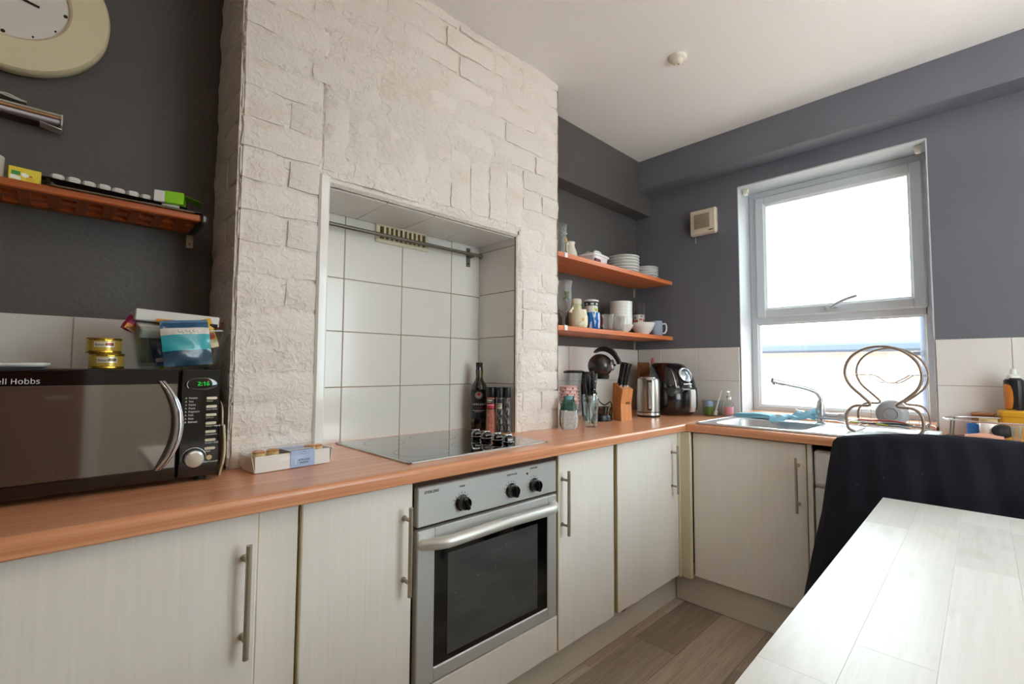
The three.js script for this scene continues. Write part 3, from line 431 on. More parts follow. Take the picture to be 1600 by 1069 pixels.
{
  const p1 = plateGeo(0.1), W = ['lowest', 'second from the bottom', 'third from the bottom', 'fourth from the bottom', 'fifth from the bottom', 'sixth from the bottom', 'topmost'];
  for (let i = 0; i < 6; i++) single('dinner_plate', `white dinner plate, ${i === 5 ? W[6] : W[i]} in the stack beside the plastic box`, 'plate', p1, M.whiteGloss, 'white plates stacked next to the plastic box', [-0.385 + rr(-0.002, 0.002), US + i * 0.0185, 0.135 + rr(-0.002, 0.002)]);
  const p2 = plateGeo(0.083);
  for (let i = 0; i < 5; i++) single('side_plate', `white side plate, ${i === 4 ? W[6] : W[i]} in the corner plate stack`, 'plate', p2, M.whiteGloss, 'white plates stacked in the corner', [-0.115 + rr(-0.002, 0.002), US + i * 0.0165, 0.135 + rr(-0.002, 0.002)]);
  const b = thing('lunch_box', 'white translucent plastic box with a clip lid and a dark red patch', 'box', [-0.72, US, 0.15], 0.12);
  part(b, 'tub', loft([rring(0.14, 0.105, 0.02, 0), rring(0.158, 0.12, 0.02, 0.052)], true, true), mat('#ece4e6', 0.25));
  part(b, 'lid', loft([rring(0.17, 0.132, 0.022, 0.05), rring(0.172, 0.134, 0.022, 0.058), rring(0.164, 0.126, 0.02, 0.064), rring(0.13, 0.1, 0.02, 0.066)], true, true), mat('#f0ecef', 0.2));
  part(b, 'handle', tube([[-0.05, 0.064, 0.03], [-0.03, 0.082, 0.03], [0.03, 0.082, 0.03], [0.05, 0.064, 0.03]], 0.006, 20, 8), M.white);
  part(b, 'contents', bx(-0.072, -0.012, 0.006, 0.036, 0.045, 0.0585, 0.003), mat('#6d2a3c', 0.5), 'dark red food seen through the side');
  const bag = part(b, 'folded_film', loft([rring(0.09, 0.06, 0.02, 0.064, -0.02, -0.02), rring(0.085, 0.05, 0.02, 0.078, -0.02, -0.02), rring(0.05, 0.02, 0.01, 0.09, -0.01, -0.02)], true, true), mat('#b9aea8', 0.4));
  const jug = thing('milk_jug', 'cream china jug with a curved spout on the upper shelf', 'jug', [-0.93, US, 0.15], 0.4);
  part(jug, 'body', lathe([[0, 0], [0.03, 0], [0.034, 0.006], [0.041, 0.03], [0.038, 0.052], [0.028, 0.075], [0.026, 0.09], [0.03, 0.104], [0.027, 0.104], [0.022, 0.09], [0, 0.03]], 32), mat('#e6e0d0', 0.2));
  part(jug, 'spout', tube([[0.022, 0.088, 0], [0.036, 0.104, 0], [0.052, 0.106, 0], [0.06, 0.096, 0]], 0.011, 16, 10), mat('#e6e0d0', 0.2));
  part(jug, 'handle', tube([[-0.026, 0.09, 0], [-0.055, 0.085, 0], [-0.056, 0.05, 0], [-0.036, 0.03, 0]], 0.005, 20, 8), mat('#e6e0d0', 0.2));
  const tg = thing('tall_glass', 'tall flared drinking glass at the end of the upper shelf', 'glass', [-1.03, US, 0.17]);
  part(tg, 'glass', lathe([[0, 0], [0.019, 0], [0.02, 0.004], [0.033, 0.175], [0.031, 0.175], [0.018, 0.012], [0, 0.012]], 28), M.frosted);
  const og = thing('ornament', 'small dark ornament with a yellow front and a pale top behind the milk jug', 'ornament', [-0.882, US, 0.075]);
  part(og, 'stand', lathe([[0, 0], [0.016, 0], [0.016, 0.10], [0.011, 0.125], [0, 0.125]], 18), mat('#cfc7b4', 0.5)); part(og, 'yellow_front', lathe([[0, 0.12], [0.013, 0.122], [0.016, 0.14], [0.011, 0.16], [0, 0.16]], 16), mat('#d9ad2c', 0.5));
  part(og, 'dark_band', lathe([[0, 0.155], [0.014, 0.157], [0.015, 0.172], [0, 0.175]], 16), mat('#27211f', 0.5)); part(og, 'pale_top', T(new THREE.SphereGeometry(0.0145, 16, 8, 0, 6.284, 0, 1.7), 0, 0.174, 0), M.white);
}
function mug(name, label, p, turn, r, h, m, hm = m, cat = 'mug') {
  const o = thing(name, label, cat, p, turn);
  part(o, 'body', lathe([[0, 0], [r * 0.86, 0], [r * 0.95, 0.005], [r, h * 0.5], [r * 0.98, h - 0.002], [r * 0.93, h], [r * 0.9, h - 0.004], [r * 0.88, 0.01], [0, 0.008]], 32), m);
  part(o, 'handle', tube([[r * 0.94, h * 0.8, 0], [r * 1.45, h * 0.82, 0], [r * 1.62, h * 0.5, 0], [r * 1.35, h * 0.22, 0], [r * 0.94, h * 0.2, 0]], 0.0055, 24, 8), hm); return o;
}
function tumbler(label, p, r, h, group) {
  const o = thing('drinking_glass', label, 'glass', p, 0, group); part(o, 'glass', lathe([[0, 0], [r * 0.72, 0], [r * 0.78, 0.004], [r, h - 0.002], [r * 0.97, h], [r * 0.93, h - 0.003], [r * 0.7, 0.012], [0, 0.012]], 28), M.frosted); return o;
}
{
  const v = thing('glass_vase', 'clear glass vase with a leaf print standing at the chimney end', 'vase', [-1.005, LS, 0.17]);
  part(v, 'glass', lathe([[0, 0], [0.028, 0], [0.028, 0.005], [0.008, 0.015], [0.007, 0.05], [0.02, 0.075], [0.036, 0.10], [0.042, 0.15], [0.04, 0.21], [0.046, 0.245], [0.044, 0.245], [0.037, 0.21], [0.039, 0.15], [0.03, 0.1], [0, 0.075]], 32), M.frosted);
  const lm = mat('#5d7040', 0.5); for (let k = 0; k < 6; k++) { const a = -0.75 + (k % 3) * 0.22 + (k > 2 ? 0.1 : 0), g = new THREE.SphereGeometry(1, 10, 6); g.scale(0.011, 0.0045, 0.001); g.rotateZ(0.5 + k * 0.7); g.translate(0, 0.15 + (k % 2) * 0.02 + (k > 2 ? 0.012 : 0), 0.0425); g.rotateY(a); part(v, 'leaf_print', g, lm); }
  const flower = canvasTex(256, 128, (c, w, h) => { c.fillStyle = '#efe6c6'; c.fillRect(0, 0, w, h); c.strokeStyle = '#5b6a3a'; c.lineWidth = 4; c.beginPath(); c.moveTo(60, 110); c.quadraticCurveTo(110, 90, 128, 60); c.stroke(); c.fillStyle = '#dfa21d'; for (let k = 0; k < 8; k++) { c.beginPath(); c.ellipse(128 + Math.cos(k * 0.785) * 15, 58 + Math.sin(k * 0.785) * 15, 12, 7, k * 0.785, 0, 7); c.fill(); } c.fillStyle = '#6a3c12'; c.beginPath(); c.arc(128, 58, 9, 0, 7); c.fill(); });
  const j = thing('cream_jug', 'wide cream pottery jug with a yellow flower painted on its front', 'jug', [-0.905, LS, 0.19], -0.5);
  const cm = mat('#ece2c4', 0.25);
  part(j, 'body', lathe([[0, 0], [0.04, 0], [0.047, 0.01], [0.05, 0.04], [0.046, 0.075], [0.042, 0.1], [0.039, 0.1], [0.04, 0.075], [0.043, 0.02], [0, 0.015]], 36), cm);
  part(j, 'spout', extrude([[-0.022, 0], [0, 0.03], [0.012, 0.002], [0.0, -0.012]], 0.026, 0.004, 2).translate(-0.038, 0.088, 0), cm);
  wrapLabel(0.0505, 0.05, 0.042, -0.8, 0.9, mat('#ffffff', 0.3, { map: flower }), j, 'flower_print');
  const k1 = thing('storage_jar', 'pale green and cream jar standing behind the cream jug', 'jar', [-0.79, LS, 0.075]);
  part(k1, 'body', lathe([[0, 0], [0.034, 0], [0.037, 0.006], [0.037, 0.14], [0.03, 0.15], [0, 0.15]], 28), mat('#cfcfa0', 0.35)); part(k1, 'lid', lathe([[0, 0.15], [0.036, 0.15], [0.037, 0.176], [0.034, 0.182], [0, 0.184]], 28), mat('#e0d7c2', 0.5));
  const k2 = thing('storage_jar', 'white jar with a wide lid and a black lettered band, above the blue mug', 'jar', [-0.665, LS, 0.095]);
  part(k2, 'body', lathe([[0, 0], [0.036, 0], [0.038, 0.006], [0.038, 0.15], [0.034, 0.158], [0, 0.158]], 28), M.whiteGloss); part(k2, 'lid', lathe([[0, 0.172], [0.044, 0.176], [0.045, 0.184], [0.036, 0.19], [0, 0.19]], 28), M.whiteGloss);
  const bl = canvasTex(256, 64, (c, w, h) => { c.fillStyle = '#1d1d1f'; c.fillRect(0, 0, w, h); c.fillStyle = '#efefe8'; for (let q = 0; q < 7; q++) c.fillRect(14 + q * 36, 16, 20, 32); });
  wrapLabel(0.0395, 0.02, 0.162, -3.1, 3.1, mat('#ffffff', 0.4, { map: bl }), k2, 'black_band');
  const lemon = canvasTex(128, 64, (c, w, h) => { c.fillStyle = '#f2f0ea'; c.fillRect(0, 0, w, h); c.fillStyle = '#d7d640'; c.beginPath(); c.ellipse(70, 32, 32, 22, 0.2, 0, 7); c.fill(); c.fillStyle = '#8c9a2c'; c.beginPath(); c.ellipse(74, 34, 12, 10, 0, 0, 7); c.fill(); });
  wrapLabel(0.0388, 0.035, 0.128, -0.9, 0.6, mat('#ffffff', 0.35, { map: lemon }), k2, 'lemon_print');
  const blue = dataTex(128, 128, (u, w) => { const k = fbm(u, w, 10, 5, 3, 5); return k > 0.56 ? px(214, 226, 240) : mixc(px(16, 82, 176), px(40, 134, 214), fbm(u, w, 6, 6, 2, 3)); }, true, 1, 1);
  const bm = mug('mug', 'blue patterned mug with a dark red handle', [-0.79, LS, 0.2], -0.35, 0.039, 0.094, mat('#ffffff', 0.22, { map: blue }), mat('#6e1a33', 0.25));
  tumbler('small clear tumbler nearest the blue mug on the lower shelf', [-0.655, LS, 0.205], 0.034, 0.096); tumbler('small clear tumbler in front of the tall bowl stack', [-0.553, LS, 0.215], 0.032, 0.092);
  const bg = (r, h) => lathe([[0, 0], [r * 0.45, 0], [r * 0.48, 0.006], [r * 0.8, h * 0.5], [r, h - 0.002], [r * 0.985, h], [r * 0.95, h - 0.004], [r * 0.74, h * 0.5], [r * 0.4, 0.012], [0, 0.01]], 40);
  const g1 = bg(0.076, 0.056); single('bowl', 'white bowl at the bottom of the tall bowl stack', 'bowl', g1, M.whiteGloss, 'white bowls in the tall stack', [-0.405, LS, 0.13]);
  const g2 = lathe([[0, 0], [0.045, 0], [0.066, 0.01], [0.07, 0.046], [0.069, 0.048], [0.066, 0.046], [0.06, 0.012], [0, 0.006]], 40); const N = ['second from the bottom', 'third from the bottom', 'fourth from the bottom', 'fifth from the bottom', 'sixth from the bottom', 'topmost'];
  for (let i = 0; i < 6; i++) single('bowl', `white straight-sided bowl, ${N[i]} in the tall bowl stack`, 'bowl', g2, M.whiteGloss, 'white bowls in the tall stack', [-0.405 + rr(-0.002, 0.002), LS + 0.048 + i * 0.0205, 0.13]);
  const g3 = bg(0.08, 0.078); single('bowl', 'wide white bowl standing alone, right of the tall bowl stack', 'bowl', g3, M.whiteGloss, null, [-0.225, LS, 0.172]);
  tumbler('tiny clear glass half hidden behind the bowl stack and the single bowl', [-0.2, LS, 0.055], 0.02, 0.15);
  const pg = tumbler('tall glass with a colourful printed band, behind the single bowl', [-0.075, LS, 0.055], 0.043, 0.225);
  const pr = canvasTex(256, 128, (c, w, h) => { c.fillStyle = '#e8e2d4'; c.fillRect(0, 0, w, h); c.fillStyle = '#e0bf3b'; c.fillRect(0, 76, w, 26); c.fillStyle = '#3d4a2c'; c.fillRect(0, 102, w, 26); c.fillStyle = '#c4573e'; for (let q = 0; q < 9; q++) c.fillRect(q * 30, 40 + (q % 3) * 8, 20, 20); c.fillStyle = '#6c8bb0'; for (let q = 0; q < 6; q++) c.fillRect(q * 44 + 10, 10 + (q % 2) * 14, 14, 18); });
  wrapLabel(0.0385, 0.085, 0.108, -3.1, 3.1, mat('#ffffff', 0.4, { map: pr }), pg, 'printed_band', 0.041);
  mug('mug', 'pale blue and white mug near the window wall end of the lower shelf', [-0.075, LS, 0.185], -0.9, 0.04, 0.1, mat('#a9b6cc', 0.25), M.whiteGloss);
}

// ---------- niche: rail, vent, bottle, grinders ----------
{
  const r = thing('hanging_rail', 'steel utensil rail fixed across the tiled niche', 'rail', [-1.89, 1.712, 0]);
  part(r, 'bar', merge(T(cyl(0.0075, 0.80, 16), -0.012, 0, 0.075, 0, 0, Math.PI / 2), T(new THREE.SphereGeometry(0.0115, 16, 10), 0.392, -0.002, 0.075)), M.oldMetal);
  for (const x of [-0.37, 0.352]) { const b = part(r, 'bracket', merge(bx(x - 0.011, x + 0.011, -0.05, 0.038, 0.031, 0.035, 0.001), bx(x - 0.009, x + 0.009, -0.01, 0.006, 0.034, 0.07, 0.002)), M.oldMetal); for (const y of [-0.036, 0.024]) part(b, 'screw', T(lathe([[0, 0], [0.0045, 0], [0.003, 0.002], [0, 0.002]], 12), x, y, 0.035, Math.PI / 2), M.black); }
  const v = thing('air_vent', 'cream slotted air vent with brassy slots high in the niche', 'vent', [-1.889, 1.733, 0.032]);
  const W = 0.25, H = 0.084;
  part(v, 'backing', bx(-W / 2 + 0.008, W / 2 - 0.008, -H / 2 + 0.008, H / 2 - 0.008, -0.001, 0.0015, 0.0005), mat('#5e4312', 0.55, { metalness: 0.3 }));
  const fm = mat('#ddd6bc', 0.5); part(v, 'frame', merge(bx(-W / 2, W / 2, H / 2 - 0.017, H / 2, -0.001, 0.009, 0.003), bx(-W / 2, W / 2, -H / 2, -H / 2 + 0.017, -0.001, 0.009, 0.003), bx(-W / 2, -W / 2 + 0.018, -H / 2 + 0.015, H / 2 - 0.015, -0.001, 0.009, 0.003), bx(W / 2 - 0.018, W / 2, -H / 2 + 0.015, H / 2 - 0.015, -0.001, 0.009, 0.003)), fm);
  for (let k = 0; k < 9; k++) { const x = -W / 2 + 0.018 + (k + 1) * (W - 0.036) / 10; part(v, 'slat', bx(x - 0.005, x + 0.005, -H / 2 + 0.015, H / 2 - 0.015, 0.0, 0.008, 0.001), fm); }
  for (let k = 0; k < 10; k++) { const x = -W / 2 + 0.018 + (k + 0.5) * (W - 0.036) / 10; part(v, 'louvre', T(bx(-0.005, 0.005, -0.024, 0.024, -0.0005, 0.0005, 0.0002), x, 0, 0.003, 0, 0.7), mat('#a8842f', 0.4, { metalness: 0.6 })); }
  const b = thing('wine_bottle', 'dark port bottle with a red crest standing in the niche corner', 'bottle', [-1.527, 0.9105, 0.108]);
  part(b, 'glass', lathe([[0, 0], [0.034, 0], [0.036, 0.004], [0.0365, 0.175], [0.033, 0.2], [0.019, 0.222], [0.0155, 0.235], [0.017, 0.262], [0.0145, 0.285], [0, 0.286]], 32), mat('#14160c', 0.12, { clearcoat: 0.5 }));
  part(b, 'cap', lathe([[0, 0.268], [0.0135, 0.28], [0.0155, 0.281], [0.0155, 0.302], [0, 0.303]], 24), M.blackMatte);
  part(b, 'neck', lathe([[0.0157, 0.234], [0.0172, 0.262], [0.0147, 0.281]], 24), mat('#4b4415', 0.15));
  const lb = canvasTex(256, 512, (c, w, h) => { c.fillStyle = '#101116'; c.fillRect(0, 0, w, h); c.fillStyle = '#b9b2ac'; c.beginPath(); c.arc(128, 95, 62, 0, 7); c.fill(); c.fillStyle = '#101116'; for (let q = 0; q < 12; q++) { c.beginPath(); c.arc(128 + Math.cos(q * 0.52) * 50, 95 + Math.sin(q * 0.52) * 50, 9, 0, 7); c.fill(); } c.fillStyle = '#c02530'; c.beginPath(); c.arc(122, 80, 27, 0, 7); c.fill(); c.fillStyle = '#e9e4da'; c.textAlign = 'center'; c.font = 'bold 44px serif'; c.fillText("TAYLOR'S", 128, 268); c.fillStyle = '#8d3a34'; c.fillRect(70, 306, 116, 12); c.fillStyle = '#cfc8b4'; c.fillRect(28, 356, 200, 8); c.fillRect(60, 380, 136, 5); c.fillStyle = '#1a1f33'; c.fillRect(0, 410, w, 102); });
  wrapLabel(0.0371, 0.13, 0.115, -1.75, 0.35, mat('#ffffff', 0.35, { map: lb }), b, 'label');
  function grinder(label, p, r, fill, lab) {
    const g = thing('grinder', label, 'grinder', p);
    part(g, 'body', lathe([[0, 0], [r, 0], [r * 1.02, 0.004], [r * 0.94, 0.05], [r * 0.82, 0.1], [r * 0.86, 0.15], [0, 0.15]], 24), fill);
    part(g, 'cap', lathe([[0, 0.15], [r * 0.97, 0.15], [r, 0.153], [r, 0.19], [r * 0.95, 0.194], [0, 0.194]], 24), M.black);
    if (lab) wrapLabel(r * 0.88, 0.045, 0.12, -2.0, 0.6, lab, g, 'label', r * 0.87);
  }
  const salt = dataTex(128, 128, (u, w) => mixc(px(214, 150, 126), px(168, 92, 76), fbm(u, w, 24, 24, 2, 4)), true, 1, 1), pep = dataTex(128, 128, (u, w) => { const k = fbm(u, w, 30, 30, 2, 9); return k > 0.58 ? px(150, 150, 146) : k > 0.45 ? px(84, 82, 80) : px(30, 29, 29); }, true, 1, 1);
  const rl = canvasTex(128, 128, (c, w, h) => { c.fillStyle = '#17171a'; c.fillRect(0, 0, w, h); c.fillStyle = '#d8d4cc'; c.fillRect(10, 8, 60, 16); c.fillRect(10, 34, 50, 10); c.fillStyle = '#b8303a'; c.fillRect(0, 56, w, 62); c.fillStyle = '#f0dcd8'; c.fillRect(16, 70, 70, 8); });
  const gl = canvasTex(128, 128, (c, w, h) => { c.fillStyle = '#2a2a2c'; c.fillRect(0, 0, w, h); c.fillStyle = '#d9d4c4'; c.fillRect(14, 50, 70, 70); c.fillStyle = '#3a3a3a'; c.fillRect(22, 62, 50, 8); c.fillRect(22, 82, 40, 8); });
  grinder('pink salt grinder with a red label and a black cap', [-1.53, 0.9105, 0.195], 0.0235, mat('#ffffff', 0.3, { map: salt }), mat('#ffffff', 0.4, { map: rl }));
  grinder('slim pepper grinder with a pale label, touching the salt grinder', [-1.513, 0.9105, 0.236], 0.0165, mat('#ffffff', 0.3, { map: pep }), mat('#ffffff', 0.4, { map: gl }));
  grinder('slim pepper grinder nearest the edge of the niche', [-1.496, 0.9105, 0.262], 0.0145, mat('#ffffff', 0.3, { map: pep }), null);
}

// ---------- worktop corner: bag, cups, knives, coffee machine, kettle, fryer ----------
const WT = 0.9105;
{
  const b = thing('snack_bag', 'green and white crumpled food bag leaning by the brick pier', 'bag', [-1.212, WT, 0.372], -0.72);
  const ring = (w, d, y, j) => rring(w, d, Math.min(w, d) * 0.45, y, 0, 0, 8).map((p, i) => [p[0] + (hash(i, j, 5) - 0.5) * 0.004, p[1], p[2] + (hash(j, i, 8) - 0.5) * 0.006]);
  const pv = dataTex(256, 256, (u, v) => { const k = fbm(u, v, 40, 60, 2, 6); return k > 0.6 ? px(150, 152, 152) : k < 0.36 ? px(176, 178, 176) : px(212, 212, 209); }, true, 0.08, 0.08);
  part(b, 'lower', loft([ring(0.062, 0.034, 0, 0), ring(0.076, 0.046, 0.015, 1), ring(0.08, 0.05, 0.05, 2), ring(0.076, 0.044, 0.088, 3)], true, true, 0.9), mat('#ffffff', 0.5, { map: pv }), 'grey white printed lower half');
  for (const e of [-1, 1]) part(b, 'side_gusset', loft([[0.030, 0.006, 0.0], [0.0385, 0.012, 0.02], [0.0405, 0.014, 0.05], [0.0385, 0.012, 0.09]].map(([x, d, y]) => rring(0.005, d, 0.002, y, e * x, 0, 5)), true, true, 1.2), mat('#22302a', 0.45));
  part(b, 'upper', loft([ring(0.0765, 0.0445, 0.085, 4), ring(0.07, 0.04, 0.105, 5), ring(0.058, 0.032, 0.125, 6), ring(0.046, 0.018, 0.138, 7), ring(0.05, 0.006, 0.15, 8)], true, true, 0.9), mat('#1f4a3e', 0.35));
  part(b, 'clip_top', T(loft([ring(0.04, 0.012, 0.135, 11), ring(0.044, 0.01, 0.152, 12)], true, true), 0, 0, 0.004), mat('#4d8b93', 0.3));
}
{
  const cupT = canvasTex(256, 128, (c, w, h) => { c.fillStyle = '#f0e4dc'; c.fillRect(0, 0, w, h); c.strokeStyle = '#d0504e'; c.lineWidth = 7; for (let k = 0; k < 8; k++) { c.beginPath(); c.moveTo(k * 34, 120); c.bezierCurveTo(k * 34 + 26, 90, k * 34 - 14, 60, k * 34 + 22, 24); c.stroke(); } });
  const cm = mat('#ffffff', 0.7, { map: cupT }), rim = mat('#f3c6be', 0.6);
  const body = lathe([[0, 0.004], [0.03, 0.004], [0.03, 0], [0.032, 0], [0.0445, 0.112], [0.0425, 0.112], [0.03, 0.01], [0, 0.01]], 32), lip = T(new THREE.TorusGeometry(0.0452, 0.0036, 8, 32), 0, 0.112, 0, Math.PI / 2);
  const N = ['bottom', 'second', 'third', 'fourth', 'fifth', 'top'];
  for (let k = 0; k < 6; k++) { const c = thing('paper_cup', `pink and white paper cup, ${N[k]} ${k === 0 || k === 5 ? '' : 'from the bottom '}in the nested stack`, 'paper cup', [-1.118, WT + k * 0.0155, 0.297], 0.3 * k, 'nested paper cups'); part(c, 'body', body, cm); part(c, 'rim', lip, rim); }
  const g = thing('pint_glass', 'pint glass holding a bunch of black handled knives', 'glass', [-1.062, WT, 0.385], 0);
  part(g, 'glass', lathe([[0, 0], [0.03, 0], [0.031, 0.004], [0.036, 0.105], [0.0395, 0.12], [0.0395, 0.15], [0.038, 0.152], [0.0365, 0.15], [0.0365, 0.121], [0.033, 0.105], [0.028, 0.018], [0, 0.018]], 32), M.thinGlass);
  const hg = loft([[0.012, 0.008, 0], [0.018, 0.012, 0.006], [0.016, 0.011, 0.04], [0.019, 0.013, 0.085], [0.012, 0.009, 0.098]].map(([w, d, y]) => rring(w, d, d * 0.45, y, 0, 0, 5)), true, true, 1.2), bg = extrude([[-0.007, 0], [0.007, 0], [0.008, -0.1], [0.001, -0.122], [-0.007, -0.11]], 0.0016, 0.0003), rg = rod([0, 0.02, 0.0066], [0, 0.02, -0.0066], 0.002, 8), cg = rod([0, 0.06, 0.0066], [0, 0.06, -0.0066], 0.002, 8);
  const K = [[-0.018, 0.004, 0.0, 0.1, 0.13], [-0.004, 0.012, 0.022, 0.02, 0.02], [0.012, 0.008, 0.01, 0.05, -0.14], [0.02, -0.006, -0.012, -0.1, -0.24], [-0.014, -0.012, -0.015, -0.12, 0.1], [0.002, -0.014, 0.006, -0.14, -0.06], [-0.022, -0.002, -0.03, 0, 0.24]];
  const KL = ['leaning left at the front', 'standing tallest in the middle', 'leaning right at the front', 'leaning furthest right', 'at the back left', 'at the back in the middle', 'leaning furthest left'];
  K.forEach(([x, z, dy, rx, rz], k) => { const n = thing('table_knife', `black handled knife in the pint glass, ${KL[k]}`, 'knife', [-1.062 + x, WT + 0.147 + dy, 0.385 + z], 0, 'knives in the pint glass'); n.rotation.set(rx, 0.5 + k, rz, 'XZY'); part(n, 'handle', hg, M.black); part(n, 'blade', bg, M.steelBright); part(n, 'rivet', rg, M.chrome); part(n, 'rivet', cg, M.chrome); });
}
{
  const c = thing('coffee_machine', 'black pod coffee machine with a ball shaped head and arched handle', 'coffee machine', [-0.80, WT, 0.235], 0.35);
  part(c, 'base', loft([rring(0.13, 0.15, 0.06, 0, 0, 0.0), rring(0.135, 0.155, 0.062, 0.012, 0, 0), rring(0.125, 0.145, 0.058, 0.03, 0, 0), rring(0.115, 0.1, 0.045, 0.033, 0, 0)], true, true, 0.8), M.black);
  part(c, 'drip_tray', loft([rring(0.09, 0.075, 0.035, 0.03, 0, 0.03), rring(0.10, 0.085, 0.04, 0.072, 0, 0.03), rring(0.088, 0.073, 0.034, 0.072, 0, 0.03), rring(0.08, 0.065, 0.03, 0.06, 0, 0.03)], true, true, 0.6), M.blackGloss);
  part(c, 'stem', loft([[0.1, 0.055, 0.02, -0.05], [0.085, 0.05, 0.1, -0.06], [0.08, 0.05, 0.18, -0.062], [0.085, 0.06, 0.26, -0.05]].map(([w, d, y, z]) => rring(w, d, d * 0.45, y, 0, z, 8)), true, true, 1.2), M.black);
  const hd = new THREE.SphereGeometry(0.062, 36, 24); hd.scale(1, 1.04, 1.08); part(c, 'head', T(hd, 0.012, 0.293, 0.012), mat('#2a2725', 0.28, { clearcoat: 0.4 }));
  part(c, 'nozzle', merge(T(cyl(0.032, 0.022, 24, 0.036), 0.012, 0.232, 0.026)), M.black);
  part(c, 'front_ring', T(lathe([[0, 0], [0.03, 0], [0.031, 0.006], [0.024, 0.011], [0.012, 0.007], [0, 0.006]], 28), 0.022, 0.297, 0.073, Math.PI / 2 - 0.05, 0.1), M.chrome);
  part(c, 'pod_lever', T(bx(-0.022, 0.022, -0.006, 0.006, 0, 0.012, 0.003), 0.02, 0.297, 0.08), M.blackGloss);
  part(c, 'locking_handle', loft(Array.from({ length: 13 }, (_, i) => { const a = -0.35 + i * 0.15, r = 0.078 + i * 0.0016, w = 0.058 - i * 0.0014; const y = Math.cos(a) * r, z = Math.sin(a) * r, h = 0.006 + 0.022 * Math.sin(Math.min(1, i / 9) * 2.6); return [[-w / 2, y, z], [-w / 2, y + h * Math.cos(a), z + h * Math.sin(a)], [w / 2, y + h * Math.cos(a), z + h * Math.sin(a)], [w / 2, y, z]].map((p) => [p[0] + 0.012, p[1] + 0.289, p[2] + 0.012]); }), true, true, 0.5), M.black);
  part(c, 'tank', loft([rring(0.13, 0.075, 0.03, 0.04, -0.01, -0.128), rring(0.15, 0.085, 0.035, 0.255, -0.01, -0.128), rring(0.144, 0.079, 0.032, 0.255, -0.01, -0.128), rring(0.124, 0.069, 0.028, 0.045, -0.01, -0.128)], true, true, 0.6), M.clearPlastic);
  part(c, 'tank_lid', loft([rring(0.154, 0.089, 0.036, 0.253, -0.01, -0.128), rring(0.156, 0.09, 0.036, 0.262, -0.01, -0.128), rring(0.13, 0.065, 0.03, 0.268, -0.01, -0.128)], true, true, 0.6), M.black);
  part(c, 'mains_cable', tube([[0.0, 0.2, -0.03], [0.03, 0.13, -0.01], [0.045, 0.095, 0.0], [0.035, 0.08, 0.03], [0.065, 0.095, 0.05], [0.105, 0.08, 0.05], [0.115, 0.04, 0.05], [0.1, 0.006, 0.05]], 0.0034, 60, 7), M.black);
  const k = thing('knife_block', 'beech knife block with a notch low in its front', 'knife block', [-0.69, WT, 0.318], -0.22);
  const prof = [[-0.032, 0], [0.035, 0], [0.030, 0.088], [0.046, 0.168], [-0.028, 0.2], [-0.036, 0.1]];
  const beech = dataTex(256, 256, (u, v) => mixc(px(226, 158, 98), px(196, 122, 68), fbm(u, v, 3, 40, 3, 8)), true, 0.25, 0.25);
  const bl = extrude(prof, 0.08, 0.003, 2); bl.rotateY(-Math.PI / 2); part(k, 'block', boxUV(bl, true), mat('#ffffff', 0.45, { map: beech }));
  part(k, 'slot', bx(-0.004, 0.026, 0.086, 0.1, 0.022, 0.0335, 0.001), mat('#7d4a26', 0.8));
  const kh = loft([[0.017, 0.013, 0], [0.016, 0.014, 0.01], [0.014, 0.013, 0.05], [0.018, 0.016, 0.1], [0.022, 0.016, 0.112], [0.018, 0.012, 0.118]].map(([w, d, y]) => rring(d, w, d * 0.4, y, 0, 0, 5)), true, true, 1.2), bo = rring(0.013, 0.018, 0.003, 0, 0, 0, 4), bol = loft([bo, bo.map((p) => [p[0], -0.012, p[2]])], true, true), rv = rod([0.0072, 0.035, 0], [-0.0072, 0.035, 0], 0.0025, 8), blade = extrude([[-0.008, 0], [0.008, 0], [0.004, -0.12], [-0.008, -0.12]], 0.0018, 0.0003); blade.rotateY(Math.PI / 2);
  [[-0.024, 0.185, 0.012, 1], [-0.004, 0.184, 0.018, 1.02], [0.02, 0.184, 0.012, 1.0], [-0.012, 0.192, -0.012, 1.0], [0.014, 0.192, -0.012, 0.98]].forEach(([x, y, z, s], i) => {
    const a = -0.22, X = x * Math.cos(a) + z * Math.sin(a), Z = -x * Math.sin(a) + z * Math.cos(a); const L = ['front row, left', 'front row, middle', 'front row, right', 'back row, left', 'back row, right'][i];
    const n = thing('kitchen_knife', `black handled kitchen knife in the wooden block, ${L}`, 'knife', [-0.69 + X, WT + y + 0.006, 0.318 + Z], a, 'knives in the wooden block'); n.rotation.set(0.2, a, -0.06, 'YXZ'); n.scale.setScalar(s); part(n, 'handle', kh, M.black); part(n, 'bolster', bol, M.steelBright); part(n, 'rivet', rv, M.chrome); part(n, 'blade', blade, M.steelBright); });
}
